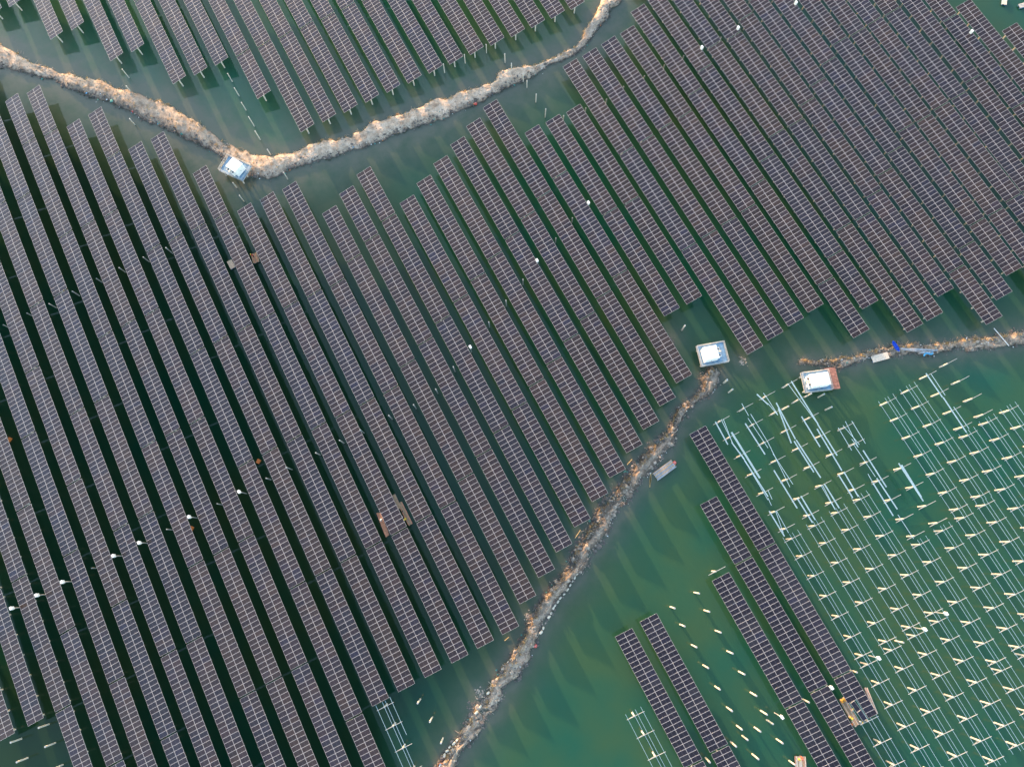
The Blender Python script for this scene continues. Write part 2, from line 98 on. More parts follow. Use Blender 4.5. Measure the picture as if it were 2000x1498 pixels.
DIKE_MIDDLE = [(-43.8,-36.3,-40.3,-38.7),(-41.9,-34.9,-38.5,-37.3),(-40.0,-33.6,-36.7,-35.9),(-38.0,-32.5,-34.8,-34.6),(-35.9,-31.5,-32.9,-33.4),(-33.8,-30.5,-30.8,-32.6),(-31.8,-29.4,-28.6,-31.8),(-29.8,-28.2,-26.6,-30.7),(-27.8,-27.0,-24.6,-29.6),(-25.8,-25.9,-22.6,-28.6),(-23.7,-24.8,-20.5,-27.6),(-21.6,-23.8,-18.5,-26.5),(-19.6,-22.7,-16.5,-25.4),(-17.6,-21.5,-14.5,-24.4),(-15.6,-20.3,-12.5,-23.3),(-13.6,-19.2,-10.4,-22.3),(-11.5,-18.3,-8.4,-21.2),(-9.4,-17.2,-6.5,-20.1),(-7.4,-16.1,-4.7,-18.7),(-5.5,-14.8,-2.8,-17.4),(-3.6,-13.5,-0.8,-16.2),(-1.6,-12.3,1.1,-15.0),(0.3,-10.9,3.0,-13.8),(2.3,-10.0,5.2,-13.0),(4.6,-9.6,7.3,-12.2),(6.8,-9.0,9.5,-11.5),(8.9,-8.0,11.7,-10.8),(10.9,-6.8,13.5,-9.7),(12.8,-5.5,15.3,-8.2),(14.6,-4.1,17.2,-7.2),(16.5,-2.7,19.5,-6.7),(18.5,-1.6,21.6,-5.9),(20.6,-0.6,23.5,-4.7),(22.7,0.5,25.5,-3.6),(24.7,1.5,27.5,-2.5),(26.9,2.4,29.6,-1.6),(29.0,3.3,31.6,-0.6),(31.1,4.3,33.7,0.3),(33.2,5.2,35.8,1.3),(35.3,6.3,37.9,2.1),(37.3,7.5,40.0,2.9),(39.4,8.3,42.2,3.7),(41.6,9.0,44.3,4.4),(43.9,9.5,46.5,5.2),(46.2,9.9,48.4,6.5),(48.4,10.5,50.2,7.8),(50.6,11.1,52.1,9.1),(52.6,12.4,54.0,10.4),(54.5,13.6,55.9,11.6),(56.6,14.6,58.0,12.4),(58.8,15.2,60.2,12.9),(61.0,15.9,62.4,13.4),(63.2,16.7,64.7,13.8),(65.3,17.7,66.7,14.7),(67.2,19.0,68.7,15.9),(69.2,20.1,70.6,17.1)]
DIKE_EAST = [(91.1,10.6,90.6,9.7),(94.1,9.6,93.1,7.9),(97.0,8.4,95.6,6.0),(99.8,6.9,98.2,4.4),(102.7,5.8,101.1,3.2),(105.8,5.1,104.2,2.6),(108.9,4.7,107.2,2.1),(112.0,3.9,110.2,1.2),(114.9,2.8,113.1,0.1),(117.8,1.5,116.1,-1.1),(120.7,0.2,118.8,-2.6),(123.6,-1.1,121.5,-4.1),(126.5,-2.3,124.4,-5.2),(129.3,-3.6,127.3,-6.4),(132.3,-4.7,130.3,-7.5),(135.2,-5.8,133.2,-8.7),(138.2,-6.9,136.1,-9.8),(141.2,-8.0,139.0,-11.0),(144.1,-9.1,141.9,-12.1),(147.1,-10.2,144.8,-13.2),(150.0,-11.3,147.8,-14.3),(152.9,-12.5,150.7,-15.4),(155.9,-13.6,153.6,-16.5),(158.8,-14.8,156.5,-17.7)]
HOUSE_A_DECK = [(68.14, 26.61), (74.99, 24.28), (73.18, 19.13), (66.01, 21.26)]
HOUSE_A_ROOF = [(68.63, 25.17), (71.73, 23.9), (70.49, 20.98), (66.77, 21.68)]
HOUSE_B_DECK = [(88.53, 7.33), (95.11, 4.78), (93.06, -0.12), (86.43, 2.36)]
HOUSE_B_ROOF = [(88.95, 5.83), (93.55, 4.21), (92.18, 1.17), (87.49, 2.79)]
RUST_DECK = [(94.39, 5.67), (97.58, 4.59), (95.42, -1.04), (93.16, -0.12)]
HOUSE_C_DECK = [(-25.04, 136.21), (-21.01, 139.2), (-16.66, 132.83), (-20.87, 129.62)]
HOUSE_C_ROOF = [(-23.04, 134.5), (-19.98, 135.62), (-18.29, 133.05), (-20.76, 131.26)]
RAFT_A = [(-27.31, 27.23), (-26.3, 27.17), (-26.13, 20.65), (-27.3, 20.75)]
RAFT_B = [(-20.82, 26.98), (-20.12, 26.97), (-19.77, 20.66), (-21.48, 20.63)]
RAFT_B_WALK = [(-21.47, 29.63), (-20.67, 29.57), (-20.65, 25.46), (-21.48, 25.44)]
RAFT_D = [(52.47, -64.96), (54.12, -64.92), (54.27, -71.82), (52.59, -71.7)]
RAFT_D2 = [(59.2, -65.52), (59.92, -65.77), (59.61, -71.88), (58.68, -71.84)]
RAFT_E = [(36.57, -70.38), (38.85, -71.73), (36.78, -74.77), (34.44, -73.54)]
RAFT_F = [(46.86, 3.74), (47.14, 1.5), (41.12, 0.59), (40.8, 2.92)]
RAFT_G = [(108.53, 2.62), (113.25, 1.48), (112.89, -0.28), (108.2, 0.72)]
RAFT_H = [(-34.47, 110.13), (-33.15, 110.12), (-33.05, 107.53), (-34.59, 107.39)]
RAFT_H2 = [(-27.64, 109.0), (-26.21, 108.85), (-26.19, 105.75), (-28.37, 106.13)]
BOAT_BLUE = [(115.26, 3.45), (116.14, 3.18), (116.56, 0.27), (115.69, 0.08)]
RAFT_TOP = [(210.15, 78.52), (211.87, 77.59), (208.84, 75.78), (208.41, 76.8)]
RAFT_TOP2 = [(212.73, 74.15), (215.44, 73.64), (214.87, 72.15), (212.22, 72.73)]
CRATE_SPOTS = [(-48.73, 53.96), (-105.04, 90.37), (-70.76, 46.09)]
BOAT_ORANGE = [(-39.72, -32.85), (-38.68, -32.37), (-37.3, -33.34), (-38.17, -34.45)]
BUOYS = [(47.3, 2.62), (-40.94, 168.27), (-6.17, -20.09), (50.28, 122.11)]
BLUE_HOSE = [(121.02, -4.16), (121.25, -3.56), (122.4, -3.92), (122.68, -4.46), (123.59, -4.68), (123.48, -4.1)]
PIPES = [(116.43, 0.82), (124.94, -4.3), (116.65, 0.38), (124.19, -4.03), (116.97, 0.08), (122.82, -4.08), (119.98, -2.82), (125.2, -4.5), (121.22, -2.58), (123.59, -4.49)]
LONG_PIPE = [(142.6, -6.55), (142.48, -12.4)]
BAMBOO = [(36.1, 7.98), (38.03, 8.61), (15.01, -2.06), (17.24, -0.93), (-12.31, -15.54), (-10.94, -15.25)]
ISLETS = [(77.79, 17.53), (63.45, 31.39), (-23.24, -23.6), (-25.88, -25.21), (68.04, 16.41), (1.99, -11.03), (-4.29, -13.51)]
PEOPLE = [(-27.19, 107.8), (-26.39, 25.31), (-21.31, 23.2), (-20.73, 22.46), (-20.7, 24.33), (53.62, -68.13), (52.53, -69.72), (54.03, -70.88), (52.11, -70.76), (52.34, -68.85), (37.52, -70.73), (36.95, -71.42)]
SANDBAG_LEFT = [(-12.44, -19.69), (-15.2, -20.89), (-18.31, -22.81), (-21.03, -24.0), (-22.92, -24.95), (-25.07, -26.41), (-26.78, -27.06), (-28.07, -27.41)]
SANDBAG_LOW = [(-32.03, -29.78), (-33.19, -30.18), (-34.46, -30.53), (-35.51, -30.73), (-36.55, -31.44), (-37.38, -32.01)]
SANDBAG_RIGHT = [(14.63, -8.56), (11.7, -9.84), (9.84, -10.54), (6.64, -12.34), (4.17, -13.39), (2.28, -14.19), (0.62, -15.37), (-1.37, -16.37), (-2.79, -17.67), (-4.25, -18.25)]
FRAME_BOUNDS = [(-63.86, 225.94), (215.84, 74.9), (82.92, -97.64), (-132.22, 15.41)]
STACK = [(54.45, -67.97)]
# ------------------------------------------------------------------ helpers
COL = S.collection
def link(o): COL.objects.link(o); return o

def nodes(name):
    m = bpy.data.materials.new(name); m.use_nodes = True
    nt = m.node_tree
    return m, nt, nt.nodes['Principled BSDF']
def N(nt, kind, **kw):
    n = nt.nodes.new(kind)
    for k, v in kw.items(): setattr(n, k, v)
    return n
def noise(nt, vec, scale, detail=4.0, rough=0.55):
    n = N(nt, 'ShaderNodeTexNoise'); n.inputs['Scale'].default_value = scale
    n.inputs['Detail'].default_value = detail; n.inputs['Roughness'].default_value = rough
    if vec is not None: nt.links.new(vec, n.inputs['Vector'])
    return n.outputs['Fac']
def ramp(nt, fac, stops):
    r = N(nt, 'ShaderNodeValToRGB'); e = r.color_ramp.elements
    while len(e) < len(stops): e.new(0.5)
    for k, (p, c) in enumerate(stops):
        e[k].position = p; e[k].color = (*c, 1) if len(c) == 3 else c
    nt.links.new(fac, r.inputs['Fac']); return r.outputs['Color']
def mix(nt, fac, a, b, mode='MIX'):
    n = N(nt, 'ShaderNodeMix', data_type='RGBA', blend_type=mode)
    for sock, v in ((n.inputs['Factor'], fac), (n.inputs[6], a), (n.inputs[7], b)):
        if isinstance(v, (int, float)): sock.default_value = v
        elif isinstance(v, tuple): sock.default_value = (*v, 1)
        else: nt.links.new(v, sock)
    return n.outputs[2]
def math_(nt, op, a, b=None):
    n = N(nt, 'ShaderNodeMath', operation=op)
    for k, v in enumerate((a, b)):
        if v is None: continue
        if isinstance(v, (int, float)): n.inputs[k].default_value = v
        else: nt.links.new(v, n.inputs[k])
    return n.outputs[0]
def bump(nt, b, height, strength, dist):
    n = N(nt, 'ShaderNodeBump'); n.inputs['Strength'].default_value = strength; n.inputs['Distance'].default_value = dist
    nt.links.new(height, n.inputs['Height']); nt.links.new(n.outputs[0], b.inputs['Normal'])
def plain(name, c, rough=0.6, metal=0.0, vary=0.25, scale=3.0):
    """a paint / metal / wood colour with worn, uneven tone"""
    m, nt, b = nodes(name)
    pos = N(nt, 'ShaderNodeTexCoord').outputs['Object']
    f = noise(nt, pos, scale)
    lo = tuple(x * (1 - vary) for x in c); hi = tuple(min(1, x * (1 + vary)) for x in c)
    nt.links.new(ramp(nt, f, [(0.3, lo), (0.7, hi)]), b.inputs['Base Color'])
    b.inputs['Roughness'].default_value = rough; b.inputs['Metallic'].default_value = metal
    return m

class MB:
    """collects simple solids into one mesh"""
    def __init__(s): s.v = []; s.f = []; s.mi = []; s.m = 0
    def add(s, vs, fs):
        o = len(s.v); s.v += [tuple(v) for v in vs]
        for f in fs: s.f.append([i + o for i in f]); s.mi.append(s.m)
        return s
    def box(s, c, d, rz=0.0, top=None):
        hx, hy, hz = d[0] / 2, d[1] / 2, d[2] / 2; ca, sa = math.cos(rz), math.sin(rz)
        vs = []
        for z in (-1, 1):
            k = 1.0 if (z < 0 or top is None) else top
            for x, y in ((-1, -1), (1, -1), (1, 1), (-1, 1)):
                X, Y = x * hx * k, y * hy * k
                vs.append((c[0] + X * ca - Y * sa, c[1] + X * sa + Y * ca, c[2] + z * hz))
        return s.add(vs, [(3, 2, 1, 0), (4, 5, 6, 7), (0, 1, 5, 4), (1, 2, 6, 5), (2, 3, 7, 6), (3, 0, 4, 7)])
    def bar(s, a, b, w, h=None, n=4):
        """a straight bar from a to b: rectangular (n=4) or round"""
        a, b = Vector(a), Vector(b); d = (b - a).normalized(); h = h or w
        u = d.cross(Vector((0, 0, 1)));
        if u.length < 1e-3: u = Vector((1, 0, 0))
        u.normalize(); t = u.cross(d).normalized()
        vs = []
        for p in (a, b):
            for k in range(n):
                if n == 4:
                    x, y = ((-1, -1), (1, -1), (1, 1), (-1, 1))[k]; vs.append(p + u * x * w / 2 + t * y * h / 2)
                else:
                    an = 2 * math.pi * k / n; vs.append(p + u * math.cos(an) * w / 2 + t * math.sin(an) * h / 2)
        fs = [tuple(range(n))[::-1], tuple(range(n, 2 * n))] + [(k, (k + 1) % n, n + (k + 1) % n, n + k) for k in range(n)]
        return s.add(vs, fs)
    def prism(s, pts, z0, z1):
        n = len(pts); vs = [(x, y, z0) for x, y in pts] + [(x, y, z1) for x, y in pts]
        return s.add(vs, [tuple(range(n))[::-1], tuple(range(n, 2 * n))] + [(k, (k + 1) % n, n + (k + 1) % n, n + k) for k in range(n)])
    def stone(s, c, r, rng, flat=0.7, n=6):
        """irregular faceted lump"""
        vs = [(c[0], c[1], c[2] - r * flat * .6)]
        for ring, (zz, rr) in enumerate(((-.25, .95), (.35, .75))):
            for k in range(n):
                an = 2 * math.pi * (k + .5 * ring) / n; q = r * rr * rng.uniform(.7, 1.25)
                vs.append((c[0] + q * math.cos(an), c[1] + q * math.sin(an), c[2] + r * flat * (zz + rng.uniform(-.15, .15))))
        vs.append((c[0] + rng.uniform(-.2, .2) * r, c[1] + rng.uniform(-.2, .2) * r, c[2] + r * flat * rng.uniform(.5, .8)))
        fs = [(0, 1 + (k + 1) % n, 1 + k) for k in range(n)]
        fs += [(1 + k, 1 + (k + 1) % n, 1 + n + k) for k in range(n)] + [(1 + (k + 1) % n, 1 + n + (k + 1) % n, 1 + n + k) for k in range(n)]
        fs += [(1 + n + k, 1 + n + (k + 1) % n, 2 * n + 1) for k in range(n)]
        return s.add(vs, fs)
    def mesh(s, name, mats, smooth=False):
        me = bpy.data.meshes.new(name); me.from_pydata(s.v, [], s.f)
        for m in (mats if isinstance(mats, (list, tuple)) else [mats]): me.materials.append(m)
        if len(set(s.mi)) > 1: me.polygons.foreach_set('material_index', s.mi)
        if smooth: me.polygons.foreach_set('use_smooth', [True] * len(me.polygons))
        me.update(); return me
    def build(s, name, mats, parent=None, smooth=False):
        return put(name, s.mesh(name, mats, smooth), parent)

def put(name, me, parent=None, loc=None, rot=None):
    o = bpy.data.objects.new(name, me); link(o)
    if parent: o.parent = parent
    if loc: o.location = loc
    if rot: o.rotation_euler = rot
    return o
def tag(o, label=None, cat=None, group=None, kind=None):
    if label: o['label'] = label
    if cat: o['category'] = cat
    if group: o['group'] = group
    if kind: o['kind'] = kind
    return o
def thing(name, label, cat, loc=(0, 0, 0), rz=0.0, group=None):
    o = bpy.data.objects.new(name, None); link(o); o.empty_display_size = .2
    o.location = loc; o.rotation_euler = (0, 0, rz)
    return tag(o, label, cat, group)
ORD = ('first second third fourth fifth sixth seventh eighth ninth tenth eleventh twelfth thirteenth fourteenth fifteenth '
       'sixteenth seventeenth eighteenth nineteenth twentieth').split()
TENS = {2: 'twenty', 3: 'thirty', 4: 'forty'}
def ordinal(n):
    if n <= 20: return ORD[n - 1]
    t, u = divmod(n, 10)
    return {20: 'twentieth', 30: 'thirtieth', 40: 'fortieth'}[n] if u == 0 else TENS[t] + '-' + ORD[u - 1]
def frame_of(q):
    """centre, sizes and turn of a four-sided outline given by its corners"""
    c = (sum(p[0] for p in q) / 4, sum(p[1] for p in q) / 4)
    a = ((q[1][0] - q[0][0] + q[2][0] - q[3][0]) / 2, (q[1][1] - q[0][1] + q[2][1] - q[3][1]) / 2)
    b = ((q[3][0] - q[0][0] + q[2][0] - q[1][0]) / 2, (q[3][1] - q[0][1] + q[2][1] - q[1][1]) / 2)
    rz = math.atan2(a[1], a[0]); w = math.hypot(*a)
    d = abs(-b[0] * math.sin(rz) + b[1] * math.cos(rz))
    return c, w, d, rz

# ------------------------------------------------------------------ materials
def water_material():
    m, nt, b = nodes('pond_water')
    pos = N(nt, 'ShaderNodeNewGeometry').outputs['Position']
    big = noise(nt, pos, 0.018, 3.0); mid = noise(nt, pos, 0.07, 4.0)
    f = math_(nt, 'ADD', math_(nt, 'MULTIPLY', big, .7), math_(nt, 'MULTIPLY', mid, .3))
    c = ramp(nt, f, [(0.38, WATER_TEAL), (0.62, WATER_OLIVE)])
    silt = N(nt, 'ShaderNodeAttribute', attribute_name='silt').outputs['Fac']
    patch = noise(nt, pos, 0.22, 5.0, .62)
    s = math_(nt, 'MULTIPLY', silt, math_(nt, 'MULTIPLY', patch, 1.9)); s = math_(nt, 'MINIMUM', s, .85)
    murk_shade_fac = N(nt, 'ShaderNodeAttribute', attribute_name='murk_shade').outputs['Fac']     # murk per pond, plus painted shade for the left row gaps
    sc = N(nt, 'ShaderNodeVectorMath', operation='SCALE'); nt.links.new(c, sc.inputs[0]); nt.links.new(murk_shade_fac, sc.inputs['Scale'])
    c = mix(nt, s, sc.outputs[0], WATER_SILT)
    nt.links.new(c, b.inputs['Base Color'])
    b.inputs['Roughness'].default_value = .05; b.inputs['IOR'].default_value = 1.39
    st = N(nt, 'ShaderNodeMapping'); st.inputs['Scale'].default_value = (1.0, .45, 1.0); st.inputs['Rotation'].default_value = (0, 0, .5)
    nt.links.new(pos, st.inputs['Vector'])
    rip = noise(nt, st.outputs[0], .9, 4.0, .62); gust = noise(nt, pos, .03, 2.0)
    h = math_(nt, 'MULTIPLY', rip, math_(nt, 'MAXIMUM', math_(nt, 'SUBTRACT', gust, .32), 0.03))
    bump(nt, b, h, .7, .22)
    return m
WATER_TEAL, WATER_OLIVE, WATER_SILT = (.007, .058, .036), (.026, .062, .026), (.098, .102, .080)

def panel_material():
    m, nt, b = nodes('cell_glass')
    tc = N(nt, 'ShaderNodeTexCoord').outputs['Object']
    info = N(nt, 'ShaderNodeObjectInfo')
    sep = N(nt, 'ShaderNodeSeparateXYZ'); nt.links.new(tc, sep.inputs[0])
    base = mix(nt, 1.0, info.outputs['Color'], ramp(nt, info.outputs['Random'], [(0.0, (.72, .70, .76)), (.5, (1, 1, 1)), (.85, (1.22, 1.10, 1.0)), (1.0, (.95, 1.05, 1.45))]), 'MULTIPLY')
    ax = math_(nt, 'ABSOLUTE', sep.outputs[0])
    seam = math_(nt, 'LESS_THAN', ax, .022)                         # the pale strip between the two half-cut cell fields
    cell = math_(nt, 'PINGPONG', sep.outputs[0], .0915); bus = math_(nt, 'LESS_THAN', cell, .004)
    cel2 = math_(nt, 'PINGPONG', sep.outputs[1], .0915); bus2 = math_(nt, 'LESS_THAN', cel2, .003)
    lines = math_(nt, 'MAXIMUM', math_(nt, 'MULTIPLY', seam, .9), math_(nt, 'MULTIPLY', math_(nt, 'MAXIMUM', bus, bus2), .5))
    dust = noise(nt, tc, 1.7, 5.0, .6)
    c = mix(nt, math_(nt, 'MULTIPLY', dust, .03), base, (.18, .15, .13))
    c = mix(nt, lines, c, (.085, .075, .085))
    nt.links.new(c, b.inputs['Base Color'])
    b.inputs['Roughness'].default_value = .12; b.inputs['IOR'].default_value = 1.50; b.inputs['Specular Tint'].default_value = (1.0, .92, .93, 1)   # anti-reflection coat
    return m

def dike_material():
    m, nt, b = nodes('dike_earth')
    pos = N(nt, 'ShaderNodeNewGeometry').outputs['Position']
    sep = N(nt, 'ShaderNodeSeparateXYZ'); nt.links.new(pos, sep.inputs[0])
    mud = N(nt, 'ShaderNodeAttribute', attribute_name='mud').outputs['Fac']
    n1 = noise(nt, pos, .55, 6.0, .65); n2 = noise(nt, pos, 3.2, 6.0, .7); n3 = noise(nt, pos, .16, 3.0)
    sand = ramp(nt, n1, [(.30, (.25, .17, .115)), (.47, (.44, .335, .25)), (.70, (.62, .50, .395))])
    clay = ramp(nt, n1, [(.3, (.055, .042, .032)), (.52, (.15, .116, .088)), (.72, (.32, .25, .19))])
    f = math_(nt, 'ADD', mud, math_(nt, 'MULTIPLY', math_(nt, 'SUBTRACT', n3, .5), .9)); f = math_(nt, 'MAXIMUM', math_(nt, 'MINIMUM', f, 1.0), 0.0)
    c = mix(nt, f, sand, clay)
    c = mix(nt, math_(nt, 'MULTIPLY', math_(nt, 'GREATER_THAN', n2, .59), .6), c, (.085, .065, .050))   # twigs and clods
    wet = N(nt, 'ShaderNodeMapRange'); nt.links.new(sep.outputs[2], wet.inputs[0])
    wet.inputs[1].default_value = .02; wet.inputs[2].default_value = .30; wet.inputs[3].default_value = 1; wet.inputs[4].default_value = 0
    c = mix(nt, math_(nt, 'MULTIPLY', wet.outputs[0], .8), c, (.055, .047, .038))                        # damp waterline
    nt.links.new(c, b.inputs['Base Color']); b.inputs['Roughness'].default_value = .92
    bump(nt, b, n2, .7, .12)
    return m

M = {}
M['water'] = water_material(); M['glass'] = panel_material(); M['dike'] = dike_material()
M['alu'] = plain('anodised_frame', (.48, .445, .44), .45, .0, .08)
M['back'] = plain('panel_backsheet', (.03, .03, .03), .6)
M['concrete'] = plain('pile_concrete', (.57, .51, .42), .85, 0, .15, 2.0)
M['steel'] = plain('galvanised_steel', (.40, .41, .40), .5, .2, .15)
M['rail'] = plain('zinc_coated_rail', (.38, .54, .62), .42, .15, .08)
M['white'] = plain('white_paint', (.84, .84, .83), .5, 0, .05, 1.5)
M['offwhite'] = plain('cabinet_white', (.74, .74, .73), .45, 0, .06)
M['cream'] = plain('cream_plate', (.66, .55, .42), .55, 0, .12)
M['dark'] = plain('dark_grille', (.06, .06, .065), .6)
M['deck'] = plain('blue_grey_deck', (.13, .24, .36), .7, 0, .3, 1.2)
M['kerb'] = plain('deck_edge_concrete', (.32, .32, .31), .8, 0, .2, 1.5)
M['handrail'] = plain('grey_handrail', (.55, .54, .50), .5, .1, .1)
M['rust'] = plain('rusty_plate', (.29, .125, .09), .8, 0, .5, 1.6)
M['wood'] = plain('weathered_plank', (.44, .31, .21), .85, 0, .35, 4.0)
M['redwood'] = plain('reddish_plank', (.60, .29, .18), .8, 0, .35, 4.0)
M['palewood'] = plain('pale_plank', (.74, .59, .46), .85, 0, .25, 4.0)
M['greywood'] = plain('grey_plank', (.25, .28, .31), .85, 0, .3, 3.0)
M['barrel'] = plain('blue_drum', (.04, .12, .22), .5)
M['blueplastic'] = plain('blue_plastic', (.006, .075, .60), .35, 0, .15)
M['lightblue'] = plain('light_blue_hose', (.05, .33, .60), .4)
M['pipe'] = plain('grey_blue_pipe', (.33, .39, .47), .5)
M['orange'] = plain('orange_plastic', (.62, .19, .05), .5)
M['red'] = plain('red_plastic', (.62, .08, .06), .45)
M['yellow'] = plain('yellow_plastic', (.78, .55, .03), .4)
M['amber'] = plain('amber_plastic', (.62, .34, .05), .5, 0, .3)
M['green'] = plain('hi_vis_green', (.35, .62, .10), .6)
M['skin'] = plain('skin', (.42, .26, .18), .6)
M['navy'] = plain('navy_cloth', (.035, .045, .075), .9)
M['greycloth'] = plain('grey_cloth', (.28, .28, .30), .9)
M['bluecloth'] = plain('pale_blue_cloth', (.50, .60, .70), .9)
M['redcloth'] = plain('red_cloth', (.55, .10, .05), .9)
M['hair'] = plain('black_hair', (.015, .012, .01), .7)
M['sack'] = plain('sandbag_weave', (.60, .54, .44), .9, 0, .2)
M['stone'] = plain('rubble_stone', (.30, .25, .205), .95, 0, .45, .8)
M['darkstone'] = plain('mud_clod', (.12, .105, .095), .95, 0, .4, .8)
M['straw'] = plain('dry_reed', (.62, .43, .20), .9, 0, .3, 1.0)
M['teal'] = plain('teal_netting', (.05, .22, .19), .8)
M['foam'] = plain('white_litter', (.70, .70, .68), .7)
M['bamboo'] = plain('bamboo_pole', (.50, .36, .16), .7)

# ------------------------------------------------------------------ water and dikes
DIKES = {'north': DIKE_NORTH, 'middle': DIKE_MIDDLE, 'east': DIKE_EAST}
dike_pts = np.array([((a + c) / 2, (b + d) / 2, math.hypot(c - a, d - b) / 2) for q in DIKES.values() for a, b, c, d in q])
# denser samples along each dike
dense = []
for q in DIKES.values():
    for (a, b, c, d), (e, f, g, h) in zip(q[:-1], q[1:]):
        for t in (0, .33, .66):
            A = (a + (e - a) * t, b + (f - b) * t); B = (c + (g - c) * t, d + (h - d) * t)
            dense.append(((A[0] + B[0]) / 2, (A[1] + B[1]) / 2, math.hypot(A[0] - B[0], A[1] - B[1]) / 2))
for x, y in ISLETS: dense.append((x, y, .5))
dense = np.array(dense)
def build_water():
    bx = [p[0] for p in FRAME_BOUNDS]; by = [p[1] for p in FRAME_BOUNDS]
    x0, x1, y0, y1 = min(bx) - 30, max(bx) + 30, min(by) - 30, max(by) + 30
    xs = np.r_[-4000, -1200, x0 - 120, np.arange(x0, x1, 1.6), x1 + 120, 1200, 4000]
    ys = np.r_[-4000, -1200, y0 - 120, np.arange(y0, y1, 1.6), y1 + 120, 1200, 4000]
    X, Y = np.meshgrid(xs, ys); V = np.c_[X.ravel(), Y.ravel(), np.zeros(X.size)]
    nx, ny = len(xs), len(ys)
    I = np.arange(nx * ny).reshape(ny, nx)
    F = np.stack([I[:-1, :-1], I[:-1, 1:], I[1:, 1:], I[1:, :-1]], -1).reshape(-1, 4)
    me = bpy.data.meshes.new('water'); me.vertices.add(len(V)); me.vertices.foreach_set('co', V.ravel().astype(np.float32))
    me.loops.add(F.size); me.loops.foreach_set('vertex_index', F.ravel().astype(np.int32))
    me.polygons.add(len(F)); me.polygons.foreach_set('loop_start', np.arange(0, F.size, 4, dtype=np.int32))
    me.update(calc_edges=True)
    d = np.full(len(V), 1e9)
    for px, py, w in dense: d = np.minimum(d, np.maximum(np.hypot(V[:, 0] - px, V[:, 1] - py) - w, 0))
    SILT_D = d
    def side(chain):                                      # distance to a line of dikes and which side of it
        best = np.full(len(V), 1e9); sg = np.ones(len(V))
        for (ax, ay), (bx, by) in zip(chain[:-1], chain[1:]):
            dx, dy = bx - ax, by - ay; t = np.clip(((V[:, 0] - ax) * dx + (V[:, 1] - ay) * dy) / (dx * dx + dy * dy), 0, 1)
            q = np.hypot(V[:, 0] - ax - t * dx, V[:, 1] - ay - t * dy); c = dx * (V[:, 1] - ay) - dy * (V[:, 0] - ax)
            u = q < best; best = np.where(u, q, best); sg = np.where(u, np.sign(c), sg)
        return best * sg
    mid = lambda q: [((a + c) / 2, (b + e) / 2) for a, b, c, e in q]
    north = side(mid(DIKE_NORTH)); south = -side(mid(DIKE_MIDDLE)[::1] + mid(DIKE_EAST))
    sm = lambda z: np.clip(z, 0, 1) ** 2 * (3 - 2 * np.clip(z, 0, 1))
    main = .52 + .48 * sm((V[:, 0] + 45) / 110); main = np.maximum(main, 1.05 - d / 34)  # left interior coloured darker to deepen the shade between table rows
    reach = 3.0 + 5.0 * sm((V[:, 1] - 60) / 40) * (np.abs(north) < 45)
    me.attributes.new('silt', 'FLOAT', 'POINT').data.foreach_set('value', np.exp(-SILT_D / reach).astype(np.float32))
    pond_tone = main + (1.38 - main) * sm(north / 8) ; pond_tone = pond_tone + (1.25 - pond_tone) * sm(south / 10)
    me.attributes.new('murk_shade', 'FLOAT', 'POINT').data.foreach_set('value', pond_tone.astype(np.float32))
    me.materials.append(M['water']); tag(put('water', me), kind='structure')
build_water()

